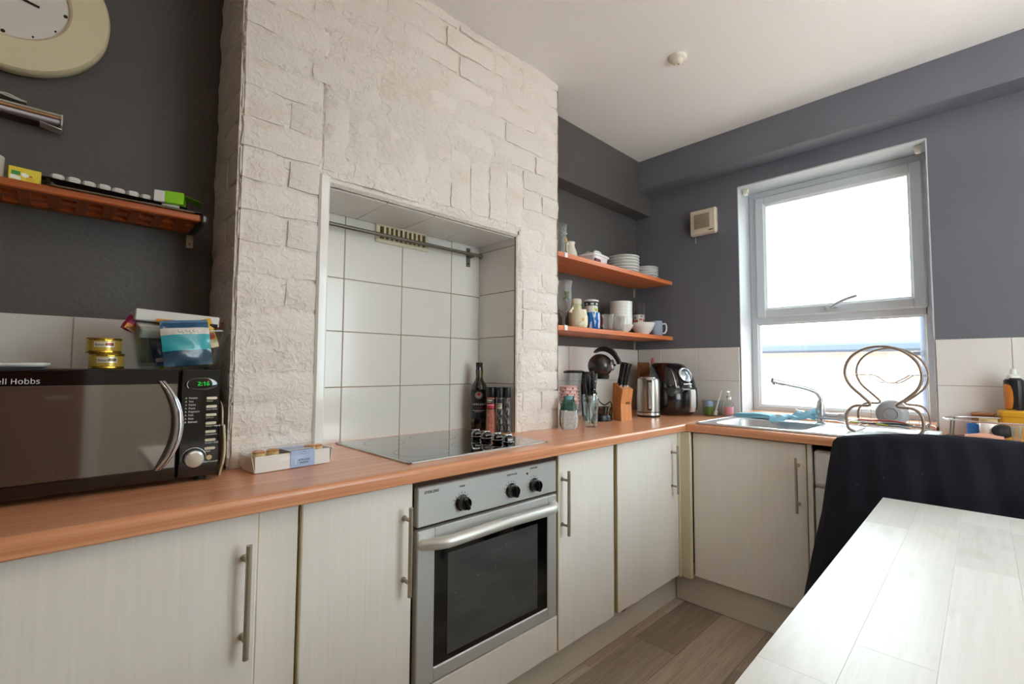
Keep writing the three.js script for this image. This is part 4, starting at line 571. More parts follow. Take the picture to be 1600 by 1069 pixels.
{
  const k = thing('kettle', 'brushed steel jug kettle with a dark handle strip', 'kettle', [-0.415, WT, 0.318], -0.95);
  part(k, 'power_base', lathe([[0, 0], [0.064, 0], [0.066, 0.004], [0.066, 0.012], [0, 0.012]], 40), M.black);
  part(k, 'base_band', lathe([[0.0655, 0.012], [0.0655, 0.026], [0.064, 0.026]], 40), M.steelBright); part(k, 'dark_band', lathe([[0.0648, 0.025], [0.0648, 0.031]], 40), M.black);
  part(k, 'body', lathe([[0, 0.013], [0.0645, 0.014], [0.0645, 0.12], [0.062, 0.205], [0.058, 0.218], [0.05, 0.222], [0, 0.224]], 48), mat('#bdb9b1', 0.3, { metalness: 1 }));
  part(k, 'lid', lathe([[0, 0.222], [0.048, 0.223], [0.046, 0.228], [0, 0.231]], 40), M.steelBright);
  part(k, 'spout', T(loft([[0.045, 0.03, 0.165], [0.04, 0.04, 0.205], [0.036, 0.052, 0.222]].map(([w, d, y]) => rring(w, d, 0.012, y, 0, -0.048 - d * 0.15, 6)), true, true), 0, 0, 0), M.steelBright);
  part(k, 'handle', loft([[0.03, 0.012, 0.215, 0.06], [0.031, 0.02, 0.21, 0.078], [0.03, 0.022, 0.15, 0.086], [0.028, 0.02, 0.09, 0.085], [0.028, 0.018, 0.05, 0.08], [0.026, 0.012, 0.043, 0.068]].map(([w, d, y, z]) => rring(w, d, d * 0.45, y, 0, z, 6)), true, true, 1.2), M.blackGloss);
  part(k, 'handle_trim', bx(-0.009, 0.009, 0.052, 0.2, 0.0955, 0.0975, 0.001), M.chrome);
  const f = thing('air_fryer', 'black rounded air fryer with a silver dial and grey basket handle', 'air fryer', [-0.163, WT, 0.335], -0.42);
  const R = (y, w, d, z, r = 0.1) => rring(w, d, r, y, 0, z, 12);
  part(f, 'body', loft([R(0.0, 0.22, 0.22, -0.01, 0.09), R(0.012, 0.245, 0.245, -0.005), R(0.03, 0.262, 0.262, 0, 0.11), R(0.10, 0.27, 0.27, 0.0, 0.11), R(0.172, 0.266, 0.264, -0.003, 0.11), R(0.23, 0.25, 0.245, -0.012), R(0.28, 0.222, 0.214, -0.028), R(0.305, 0.196, 0.182, -0.042, 0.085), R(0.315, 0.15, 0.13, -0.055, 0.06)], true, true, 1.2), mat('#0d0d11', 0.12, { clearcoat: 0.5, clearcoatRoughness: 0.06 }));
  part(f, 'basket_front', loft([R(0.032, 0.264, 0.264, 0.002, 0.11), R(0.04, 0.274, 0.274, 0.001, 0.112), R(0.10, 0.2765, 0.2765, 0.001, 0.113), R(0.162, 0.274, 0.274, -0.001, 0.112), R(0.166, 0.266, 0.266, -0.001, 0.11)], true, true, 1.0), mat('#131316', 0.2, { clearcoat: 0.4 }));
  part(f, 'basket_handle', loft([[0.036, 0.05, 0.152, 0.158], [0.038, 0.034, 0.158, 0.17], [0.037, 0.02, 0.14, 0.182], [0.037, 0.018, 0.06, 0.184], [0.036, 0.016, 0.032, 0.178], [0.03, 0.01, 0.026, 0.172]].map(([w, d, y, z]) => rring(w, d, 0.006, y, 0, z, 6)), true, true, 0.9), mat('#b8b6b4', 0.4, { metalness: 0.3 }));
  const dialTilt = -0.42, dx = 0.012;
  const dial = part(f, 'dial', T(lathe([[0, 0], [0.046, 0], [0.046, 0.006], [0.04, 0.01], [0.036, 0.008], [0, 0.008]], 40), dx, 0.243, 0.107, Math.PI / 2 + dialTilt), M.chrome);
  part(dial, 'dial_face', T(lathe([[0, 0.0085], [0.035, 0.0085], [0.018, 0.018], [0, 0.019]], 36), dx, 0.243, 0.107, Math.PI / 2 + dialTilt), mat('#9ea6b0', 0.2, { metalness: 0.9 }));
  part(f, 'badge', T(bx(-0.03, 0.03, -0.004, 0.004, 0, 0.002, 0.001), 0.012, 0.188, 0.1275, -0.12), M.steelBright);
  part(f, 'side_trim', tube([[-0.055, 0.29, 0.05], [-0.066, 0.25, 0.093], [-0.07, 0.21, 0.116], [-0.07, 0.175, 0.125]], 0.0028, 24, 6), M.steelBright);
  const cb = thing('chopping_board', 'brown wooden board edge standing behind the air fryer', 'chopping board', [-0.05, WT, 0.095], 0); part(cb, 'board', bx(-0.105, 0.03, 0, 0.32, -0.008, 0.008, 0.005, true), mat('#8a5a2c', 0.6)); part(cb, 'hanging_hole', T(new THREE.TorusGeometry(0.008, 0.002, 6, 16), -0.085, 0.295, 0.008), mat('#5a3818', 0.7));
  const rs = thing('red_utensil', 'red utensil end showing above the air fryer', 'utensil', [-0.04, WT, 0.155], 0); part(rs, 'handle', rod([0, 0.0, 0], [0.0, 0.29, -0.02], 0.005), mat('#b23b3b', 0.5)); part(rs, 'tip', T(loft([rring(0.012, 0.01, 0.004, 0.285), rring(0.026, 0.012, 0.005, 0.31), rring(0.022, 0.01, 0.004, 0.34), rring(0.008, 0.006, 0.002, 0.352)], true, true, 1.2), 0, 0, -0.02), mat('#c8504f', 0.5));
}
{
  const t = thing('washing_up_tub', 'clear plastic tub with a green sponge and a brush beside the fryer', 'tub', [-0.075, WT, 0.548]);
  part(t, 'tub', loft([rring(0.085, 0.085, 0.015, 0), rring(0.1, 0.1, 0.018, 0.092), rring(0.096, 0.096, 0.016, 0.092), rring(0.082, 0.082, 0.013, 0.004)], true, true, 0.6), M.clearPlastic);
  const sp = single('sponge', 'green and blue sponge inside the clear tub', 'sponge', bx(-0.032, 0.032, 0.004, 0.05, -0.034, -0.008, 0.004), mat('#7aa03c', 0.95), null, [-0.075, WT + 0.002, 0.548]);
  const sb = single('cloth', 'pale blue cloth stuffed in the clear tub', 'cloth', loft([rring(0.06, 0.03, 0.01, 0.052, 0, -0.02), rring(0.065, 0.032, 0.012, 0.07, 0, -0.02), rring(0.05, 0.024, 0.01, 0.084, 0, -0.018)], true, true), mat('#a9bde0', 0.9), null, [-0.075, WT + 0.002, 0.548]);
  const br = thing('dish_brush', 'white dish brush leaning out of the clear tub', 'brush', [-0.072, WT + 0.006, 0.56]); part(br, 'handle', rod([0, 0.012, 0], [0.03, 0.145, 0.028], 0.0045), M.white); part(br, 'bristles', T(cyl(0.014, 0.022, 14), 0, 0.012, 0.003), mat('#dcdcd2', 0.9));
  const s = thing('soap_dispenser', 'clear hand soap bottle with a pump and a pink label', 'bottle', [-0.045, WT, 0.632]);
  part(s, 'bottle', lathe([[0, 0], [0.024, 0], [0.026, 0.004], [0.026, 0.075], [0.012, 0.092], [0.011, 0.1], [0, 0.1]], 24), M.clearPlastic);
  part(s, 'pump', merge(T(cyl(0.013, 0.016, 18), 0, 0.106, 0), T(cyl(0.004, 0.03, 10), 0, 0.128, 0), T(bx(-0.03, 0.008, 0.14, 0.15, -0.006, 0.006, 0.003))), M.white); part(s, 'collar', T(cyl(0.0135, 0.005, 18), 0, 0.115, 0), M.nickel);
  wrapLabel(0.0264, 0.045, 0.036, -2.6, 0.2, mat('#e79aa6', 0.6), s, 'label'); part(s, 'soap', lathe([[0, 0.003], [0.023, 0.004], [0.023, 0.05], [0, 0.05]], 20), mat('#f0d6d8', 0.3));
}
// ---------- blue cloths by the tap ----------
function clothGeo(w, d, th, fn, nx = 22, nz = 14) { const g = new THREE.BoxGeometry(w, th, d, nx, 1, nz), p = g.attributes.position; for (let i = 0; i < p.count; i++) { const x = p.getX(i), z = p.getZ(i); p.setY(i, p.getY(i) + fn(x, z)); } g.computeVertexNormals(); return boxUV(g); }
{
  const m = mat('#8fc6dc', 0.85, { bumpMap: roller, bumpScale: 0.001 });
  const a = thing('dish_cloth', 'flat folded pale blue cloth at the back of the sink', 'cloth', [-0.075, 0.921, 0.785], -0.12);
  part(a, 'lower_fold', clothGeo(0.075, 0.2, 0.012, (x, z) => 0.004 + 0.003 * Math.sin(z * 30)), m); part(a, 'upper_fold', clothGeo(0.066, 0.19, 0.01, (x, z) => 0.016 + 0.004 * Math.sin(z * 26 + 1) + 0.04 * x), m);
  const b = thing('dish_cloth', 'crumpled pale blue cloth draped over the left tap handle', 'cloth', [-0.165, 0.921, 1.0], 0.1);
  part(b, 'folds', clothGeo(0.10, 0.20, 0.012, (x, z) => { const e = clamp((z + 0.1) / 0.2); return 0.006 + 0.02 * Math.sin(e * 3.1) * (1 - Math.abs(x) / 0.07) + 0.055 * Math.pow(e, 3) + 0.006 * Math.sin(x * 90 + z * 50) + 0.005 * Math.sin(z * 110 - x * 40); }, 26, 34), m);
  part(b, 'hanging_corner', clothGeo(0.07, 0.08, 0.01, (x, z) => 0.012 + 0.03 * (0.5 - z / 0.08) * (0.4 + 0.5 * Math.sin(x * 60 + 1)) + 0.004 * Math.sin(z * 120)).translate(0.01, 0.012, 0.06), m);
}
// ---------- wire dish rack ----------
{
  const r = thing('dish_rack', 'two tier chrome wire dish rack with heart shaped ends on the drainer', 'dish rack', [-0.27, 0.9195, 1.405]);
  const wire = mat('#9a8a80', 0.35, { metalness: 0.5 }), thin = mat('#bdb6b0', 0.35, { metalness: 0.8 });
  const E = [[-0.104, 0.003], [-0.122, 0.012], [-0.129, 0.04], [-0.126, 0.085], [-0.10, 0.112], [-0.05, 0.117], [-0.043, 0.122], [-0.07, 0.155], [-0.115, 0.205], [-0.131, 0.255], [-0.118, 0.31], [-0.08, 0.35], [-0.03, 0.368], [0.02, 0.368], [0.075, 0.345], [0.115, 0.30], [0.128, 0.245], [0.115, 0.195], [0.075, 0.15], [0.043, 0.122], [0.05, 0.117], [0.10, 0.11], [0.122, 0.085], [0.126, 0.04], [0.118, 0.012], [0.1, 0.003]];
  const XF = -0.125, XB = 0.115;
  for (const x of [XF, XB]) part(r, 'end_frame', tube(E.map(([z, y]) => [x, y, z]), x === XF ? 0.0058 : 0.0048, 150, 8), wire);
  for (const [z, y] of [[-0.128, 0.04], [0.125, 0.04], [-0.1, 0.003], [0.1, 0.003], [-0.131, 0.25], [0.128, 0.245]]) part(r, 'cross_wire', rod([XF, y, z], [XB, y, z], 0.0024, 8), thin);
  for (let k = 0; k < 9; k++) { const z = -0.1 + k * 0.025; part(r, 'base_wire', rod([XF, 0.026, z], [XB, 0.026, z], 0.0014, 6), thin); }
  part(r, 'base_rim', tube([[XF, 0.03, -0.126], [XB, 0.03, -0.126], [XB, 0.03, 0.124], [XF, 0.03, 0.124]], 0.002, 60, 6, true), thin);
  const dip = (x) => [[x, 0.248, -0.128], [x, 0.247, -0.07], [x, 0.235, -0.045], [x, 0.215, -0.02], [x, 0.213, 0.03], [x, 0.232, 0.06], [x, 0.246, 0.08], [x, 0.246, 0.128]];
  part(r, 'plate_rest', loft(dip(-0.04).map((p) => [[-0.05, p[1], p[2]], [-0.05, p[1] + 0.003, p[2]], [-0.01, p[1] + 0.003, p[2]], [-0.01, p[1], p[2]]]), true, true), thin);
  part(r, 'upper_rest', tube(dip(XB), 0.0024, 40, 6), wire);
  for (let k = 0; k < 7; k++) { const z = -0.11 + k * 0.034; part(r, 'grid_wire', tube([[XB - 0.03, 0.03, z], [XB - 0.03, 0.24, z], [XB - 0.03, 0.258, z + 0.01], [XB - 0.03, 0.24, z + 0.02]], 0.0011, 24, 5), thin); }
  for (const y of [0.085, 0.17]) part(r, 'grid_wire', rod([XB - 0.03, y, -0.115], [XB - 0.03, y, 0.1], 0.0011, 5), thin);
  const b = thing('upturned_bowl', 'pale grey bowl standing on edge in the dish rack', 'bowl', [-0.22, 0.996, 1.41]); 
  part(b, 'body', T(lathe([[0, 0.03], [0.03, 0.03], [0.05, 0.02], [0.058, 0], [0.06, 0], [0.052, 0.022], [0.032, 0.034], [0, 0.034]], 36), 0, 0, 0, 0, 0, Math.PI / 2), mat('#a9a9ad', 0.35)); part(b, 'foot_ring', T(new THREE.TorusGeometry(0.026, 0.002, 8, 30), -0.035, 0, 0, 0, Math.PI / 2), mat('#97979c', 0.4));
  const items = [['spatula', 'lime green spatula lying in the dish rack', 'spatula', '#a9b52e', [-0.34, 0.956, 1.33], 1.15], ['utensil_handle', 'red handled utensil lying in the dish rack', 'utensil', '#c9503f', [-0.30, 0.966, 1.38], 1.3], ['serving_spoon', 'steel serving spoon lying at the front of the dish rack', 'spoon', '#8c8c8e', [-0.35, 0.951, 1.42], 0.9], ['black_spatula', 'black plastic spatula lying at the front of the dish rack', 'spatula', '#1d1d1f', [-0.345, 0.958, 1.40], 1.75], ['fork', 'steel fork lying across the dish rack near the chair', 'fork', '#a0a0a2', [-0.33, 0.952, 1.46], 1.4]];
  items.forEach(([n, l, c, col, p, a], i) => { const o = thing(n, l, c, p, a); const m = mat(col, 0.4, i === 2 || i === 4 ? { metalness: 0.9 } : {}); part(o, 'handle', tube([[-0.09, 0, 0], [-0.04, 0.003, 0], [0.03, 0, 0]], 0.0036, 16, 7), m);
    if (i === 4) for (let q = 0; q < 3; q++) part(o, 'tine', rod([0.03, 0, 0], [0.075, 0.002, -0.008 + q * 0.008], 0.0013, 6), m); else part(o, i === 2 ? 'spoon_bowl' : 'blade', loft([rring(0.06, 0.026, 0.012, -0.003, 0.055), rring(0.066, 0.032, 0.014, 0.0, 0.055), rring(0.06, 0.026, 0.012, 0.003, 0.055)], true, true), m); });
}
// ---------- clutter at the right end of the window worktop ----------
{
  const w = thing('wire_basket', 'low chrome wire basket right of the drainer', 'basket', [-0.235, WT, 1.80]);
  const f = (y, x0, x1, z0, z1) => [[x0, y, z0], [x1, y, z0], [x1, y, z1], [x0, y, z1]];
  part(w, 'rim', tube(f(0.082, -0.09, 0.09, -0.19, 0.3), 0.0035, 80, 8, true), M.chrome); part(w, 'foot_wire', tube(f(0.004, -0.085, 0.085, -0.2, 0.3), 0.003, 80, 8, true), M.oldMetal);
  for (const [x, z] of [[-0.09, -0.19], [0.09, -0.19], [-0.09, 0.3], [0.09, 0.3]]) part(w, 'post', rod([x * 0.96, 0.004, z - 0.006], [x, 0.082, z], 0.003), M.oldMetal);
  for (let k = 0; k < 8; k++) { const z = -0.15 + k * 0.06; part(w, 'base_wire', rod([-0.088, 0.006, z], [0.088, 0.006, z], 0.0014, 6), M.chrome); }
  const c = mug('mug', 'white mug with a beige top lying in the wire basket', [-0.17, WT + 0.008, 1.712], 0.9, 0.028, 0.058, M.whiteGloss); part(c, 'contents', T(cyl(0.027, 0.016, 24), 0, 0.066, 0), mat('#c8b07c', 0.8));
  const bs = thing('blue_sponge', 'blue scouring sponge beside the white mug', 'sponge', [-0.135, WT + 0.008, 1.668], 0.2); part(bs, 'foam', bx(-0.012, 0.012, 0, 0.05, -0.02, 0.02, 0.004), mat('#2c66b8', 0.9)); part(bs, 'scourer', bx(-0.02, -0.012, 0, 0.05, -0.02, 0.02, 0.002), mat('#3a7fd0', 0.95));
  single('dish_lid', 'dark round lid leaning in the wire basket between mug and glasses', 'saucer', T(lathe([[0, 0], [0.03, 0], [0.032, 0.006], [0.02, 0.016], [0.006, 0.02], [0, 0.02]], 28), 0, 0, 0, 0, 0, 0.9), mat('#22222e', 0.35), null, [-0.20, WT + 0.036, 1.752]);  // a round lid, not a saucer
  [['nearest the mug', 1.79], ['in the middle of the three', 1.825], ['farthest from the mug', 1.86]].forEach(([l, z]) => tumbler(`clear shot glass in the wire basket, ${l}`, [-0.23, WT + 0.0075, z], 0.017, 0.06, 'shot glasses in the wire basket'));
  const fc = thing('orange_cloth', 'crumpled salmon pink cloth in front of the wire basket', 'cloth', [-0.27, WT + 0.002, 1.70]); part(fc, 'folds', clothGeo(0.1, 0.11, 0.008, (x, z) => 0.008 + 0.014 * Math.cos(x * 26) * Math.cos(z * 24) + 0.004 * Math.sin(x * 120 + z * 70)), mat('#e0a58c', 0.9));
  const yb = thing('bread_box', 'mustard yellow rounded tin against the tiles under the bottle', 'tin', [-0.062, WT, 1.802]); part(yb, 'body', loft([rring(0.1, 0.125, 0.02, 0), rring(0.1, 0.125, 0.02, 0.09), rring(0.104, 0.129, 0.022, 0.092), rring(0.104, 0.129, 0.022, 0.108), rring(0.09, 0.115, 0.02, 0.117)], true, true), mat('#d9a12c', 0.3)); part(yb, 'lid_seam', loft([rring(0.105, 0.13, 0.022, 0.09), rring(0.105, 0.13, 0.022, 0.092)], false, false), mat('#a87a1c', 0.4));
  const wb = thing('wooden_box', 'small brown wooden box against the tiles beside the yellow tin', 'box', [-0.045, WT, 1.695]); part(wb, 'box', bx(-0.035, 0.035, 0, 0.088, -0.035, 0.034, 0.003), mat('#8d5534', 0.55)); part(wb, 'lid', bx(-0.037, 0.037, 0.0885, 0.098, -0.037, 0.036, 0.003), mat('#a4683f', 0.5));
  const bt = thing('sauce_bottle', 'black and orange squeezy bottle with a white cap on the yellow tin', 'bottle', [-0.065, WT + 0.1175, 1.79], 0.1);
  const bl = canvasTex(256, 256, (c2, w2, h2) => { c2.fillStyle = '#15151c'; c2.fillRect(0, 0, w2, h2); c2.fillStyle = '#e08a2c'; c2.fillRect(0, 0, w2, 20); c2.beginPath(); c2.arc(150, 150, 34, 0, 7); c2.fill(); c2.fillStyle = '#e9b03c'; for (let q = 0; q < 3; q++) c2.fillRect(112, 192 + q * 20, 80, 11); c2.fillStyle = '#d6a0a4'; c2.fillRect(50, 110, 22, 90); c2.fillStyle = '#f0f0ee'; c2.fillRect(84, 60, 80, 8); c2.fillRect(84, 78, 60, 6); });
  const mB = mat('#ffffff', 0.35, { map: bl }); const bo = lathe([[0, 0], [0.028, 0], [0.03, 0.006], [0.031, 0.1], [0.03, 0.122], [0.018, 0.134], [0, 0.134]], 32); part(bt, 'body', bo, mB); part(bt, 'cap', lathe([[0, 0.13], [0.021, 0.13], [0.019, 0.142], [0.011, 0.146], [0.009, 0.168], [0.006, 0.17], [0, 0.17]], 24), mat('#dfe3de', 0.4));
  const gb = thing('teal_bottle', 'teal bottle at the picture edge behind the sauce bottle', 'bottle', [-0.05, WT, 1.91]); part(gb, 'body', lathe([[0, 0], [0.03, 0], [0.03, 0.2], [0.014, 0.24], [0, 0.24]], 24), mat('#3f7f86', 0.25)); part(gb, 'cap', lathe([[0, 0.238], [0.015, 0.238], [0.015, 0.265], [0, 0.266]], 20), M.black);
}

// ---------- left wall: clock, papers, lattice shelf ----------
{
  const c = thing('wall_clock', 'round cream wall clock with a pale dial on the dark wall', 'clock', [-3.037, 2.135, 0]);
  part(c, 'rim', T(lathe([[0.112, 0.004], [0.19, 0.004], [0.195, 0.012], [0.195, 0.042], [0.191, 0.047], [0.118, 0.049], [0.112, 0.044], [0.112, 0.006]], 72), 0, 0, 0, Math.PI / 2), mat('#eddfba', 0.5));
  const d = part(c, 'dial', T(lathe([[0, 0.001], [0.113, 0.001], [0.113, 0.038], [0, 0.038]], 60), 0, 0, 0, Math.PI / 2), mat('#f1e9e3', 0.5));
  for (let k = 0; k < 12; k++) { const a = k * Math.PI / 6 + 0.07, q = k % 3 === 0; part(d, 'hour_mark', T(cyl(q ? 0.0042 : 0.0022, 0.002, 14), Math.sin(a) * 0.104, Math.cos(a) * 0.104, 0.039, Math.PI / 2), M.black); }
  part(c, 'minute_hand', T(bx(-0.0022, 0.0022, -0.015, 0.085, 0.042, 0.0435, 0.0005), 0, 0, 0, 0, 0, 1.6), M.black); part(c, 'hour_hand', T(bx(-0.003, 0.003, -0.012, 0.055, 0.0395, 0.041, 0.0005), 0, 0, 0, 0, 0, -1.75), M.black); part(c, 'spindle', T(cyl(0.006, 0.009, 16), 0, 0, 0.043, Math.PI / 2), M.black);
}
{
  const s = thing('wall_dispenser', 'narrow silvery striped dispenser on the dark wall under the clock, grey plastic sheet on top', 'dispenser', [-3.12, 1.838, 0]);
  part(s, 'body', bx(-0.2, 0.19, -0.010, 0.008, 0.001, 0.046, 0.003), mat('#c9c8d0', 0.25, { metalness: 0.4 }));
  part(s, 'top_plate', bx(-0.2, 0.191, 0.0085, 0.015, 0.001, 0.05, 0.002), mat('#bdb6ab', 0.3, { metalness: 0.3 })); part(s, 'orange_strip', bx(-0.2, 0.189, 0.0035, 0.0075, 0.044, 0.0485, 0.0008), mat('#cf9560', 0.3));
  part(s, 'dark_strip', bx(-0.2, 0.186, -0.0165, -0.0105, 0.001, 0.045, 0.001), mat('#4a342e', 0.4)); part(s, 'dark_line', bx(-0.2, 0.189, -0.0005, 0.003, 0.044, 0.0475, 0.0006), mat('#5e463c', 0.4)); part(s, 'end_plate', bx(0.1895, 0.193, -0.014, 0.016, 0.001, 0.05, 0.001), mat('#d9d4cc', 0.3));
  part(s, 'loose_flap', loft([[[0.15, -0.0172, 0.01], [0.15, -0.0172, 0.05], [0.15, -0.0165, 0.05], [0.15, -0.0165, 0.01]], [[0.192, -0.026, 0.01], [0.192, -0.026, 0.05], [0.192, -0.0235, 0.05], [0.192, -0.0235, 0.01]]], true, true), M.white);
  part(s, 'plastic_sheet', T(clothGeo(0.2, 0.045, 0.004, (x, z) => 0.006 + 0.006 * Math.sin(x * 40 + z * 30) + 0.05 * clamp(x + 0.06) ), 0.025, 0.016, 0.026), mat('#b4b6ac', 0.2)); part(s, 'plastic_fold', T(clothGeo(0.1, 0.03, 0.003, (x, z) => 0.01 + 0.004 * Math.sin(x * 90)), 0.07, 0.02, 0.03), mat('#c9cbc2', 0.2));
}
{
  const s = thing('lattice_shelf', 'reddish wood shelf pierced by a row of square holes', 'shelf', [-2.86, 1.60, 0]);
  const m = mat('#cf8f4e', 0.4, { map: lam }), X0 = -0.4, X1 = 0.226;
  part(s, 'front_rail', bx(X0, X1, 0, 0.019, 0.158, 0.19, 0.003), m); part(s, 'back_rail', bx(X0, X1, 0, 0.019, 0.012, 0.044, 0.003), m); part(s, 'middle_rail', bx(X0, X1, 0.001, 0.018, 0.086, 0.114, 0.003), m);
  for (let x = X0 + 0.0; x < X1; x += 0.0525) part(s, 'crosspiece', bx(x, Math.min(x + 0.024, X1), 0.0, 0.018, 0.03, 0.17, 0.002), m);
  part(s, 'end_cap', merge(bx(X1, X1 + 0.019, -0.004, 0.022, 0.012, 0.192, 0.006)), mat('#6f706e', 0.4, { metalness: 0.8 })); part(s, 'bracket', bx(0.222, 0.242, -0.042, 0.0, 0.0, 0.006, 0.002), M.nickel); part(s, 'screw', T(cyl(0.003, 0.002, 10), 0.232, -0.03, 0.0065, Math.PI / 2), M.oldMetal);
  const Y = 1.6195;
  const cb = thing('cardboard_sheet', 'grey brown card lying flat under the black tray', 'card', [-2.80, Y, 0.13]); part(cb, 'sheet', bx(-0.14, 0.15, 0, 0.003, -0.07, 0.066, 0.0008), mat('#7d6a58', 0.8)); part(cb, 'dark_edge', bx(0.03, 0.17, 0.003, 0.006, -0.06, 0.062, 0.0008), mat('#2b2b2e', 0.5));
  const t = thing('black_tray', 'long black plastic tray holding white lidded pots', 'tray', [-2.81, Y + 0.0062, 0.13], 0.0);
  t.rotation.z = -0.03; t.position.y += 0.005;
  part(t, 'tray', loft([rring(0.28, 0.05, 0.008, 0.0), rring(0.30, 0.07, 0.01, 0.012), rring(0.292, 0.062, 0.008, 0.012), rring(0.276, 0.046, 0.006, 0.002)], true, true, 0.6), M.black);
  const pot = lathe([[0, -0.004], [0.0115, -0.004], [0.0125, 0.012], [0, 0.012]], 20), lid = lathe([[0, 0.0122], [0.0138, 0.0122], [0.0138, 0.0185], [0.012, 0.021], [0, 0.021]], 22), N = ['first', 'second', 'third', 'fourth', 'fifth', 'sixth', 'seventh', 'eighth', 'ninth'];
  for (let k = 0; k < 9; k++) { const x = -2.93 + k * 0.0295; const p = thing('small_pot', `white lidded pot in the black tray, ${N[k]} from the yellow carton`, 'pot', [x, Y + 0.0185 - 0.03 * (x + 2.81) , 0.138 + (k % 2) * 0.004], 0, 'white pots in the black tray'); part(p, 'pot', pot, M.offWhite); part(p, 'lid', lid, mat('#e6dedb', 0.45)); }
  const yb = thing('yellow_carton', 'small yellow carton with a green and white picture on the lattice shelf', 'carton', [-2.985, Y, 0.17], 0.12);
  const yt = canvasTex(256, 128, (c, w, h) => { c.fillStyle = '#e6cf1f'; c.fillRect(0, 0, w, h); c.fillStyle = '#2f8a3e'; c.fillRect(20, 40, 70, 40); c.fillStyle = '#f4f4ee'; c.beginPath(); c.moveTo(10, 80); c.lineTo(90, 90); c.lineTo(100, 128); c.lineTo(10, 118); c.fill(); c.beginPath(); c.ellipse(130, 70, 34, 22, 0.4, 0, 7); c.fill(); c.fillStyle = '#a0451f'; c.fillRect(160, 66, 26, 12); c.fillStyle = '#e3b417'; c.beginPath(); c.ellipse(170, 100, 36, 22, 0, 0, 7); c.fill(); });
  part(yb, 'box', bx(-0.027, 0.027, 0, 0.031, -0.02, 0.0125, 0.001), mat('#dcc51c', 0.4)); const pg = new THREE.PlaneGeometry(0.053, 0.03); pg.translate(0, 0.0155, 0.0128); part(yb, 'printed_front', pg, mat('#ffffff', 0.4, { map: yt }));
  const wj = thing('white_jar', 'pale jar with a dark lid at the far left of the lattice shelf', 'jar', [-3.048, Y, 0.165]); part(wj, 'body', lathe([[0, 0], [0.028, 0], [0.03, 0.004], [0.03, 0.05], [0, 0.05]], 26), mat('#cfc8bd', 0.4)); part(wj, 'lid', lathe([[0, 0.05], [0.02, 0.05], [0.02, 0.072], [0, 0.074]], 24), mat('#3a2c22', 0.5));
  const gl = thing('glass_lid', 'small clear glass lid beside the yellow carton', 'coaster', [-2.945, Y + 0.003, 0.175]); part(gl, 'glass', lathe([[0, 0], [0.017, 0], [0.017, 0.004], [0.012, 0.009], [0, 0.012]], 24), M.clearPlastic); part(gl, 'knob', T(new THREE.SphereGeometry(0.004, 12, 8), 0, 0.014, 0), M.clearPlastic);  // a glass lid with its knob, not a coaster
  const gb = thing('green_carton', 'white carton with a lime green end lying open on the lattice shelf', 'carton', [-2.698, Y + 0.0062, 0.15], -0.25);
  part(gb, 'box', bx(-0.036, 0.03, 0.014, 0.045, -0.03, 0.03, 0.001), M.white); part(gb, 'green_end', bx(-0.012, 0.031, 0.013, 0.046, -0.031, 0.031, 0.001), mat('#8fd314', 0.45)); part(gb, 'flap', T(bx(0, 0.045, -0.0006, 0.0006, -0.028, 0.028, 0.0003), 0.03, 0.042, 0, 0, 0, -0.35), mat('#6f9c14', 0.5)); part(gb, 'prop', bx(-0.02, 0.02, 0, 0.0135, -0.02, 0.02, 0.002), M.offWhite);
}

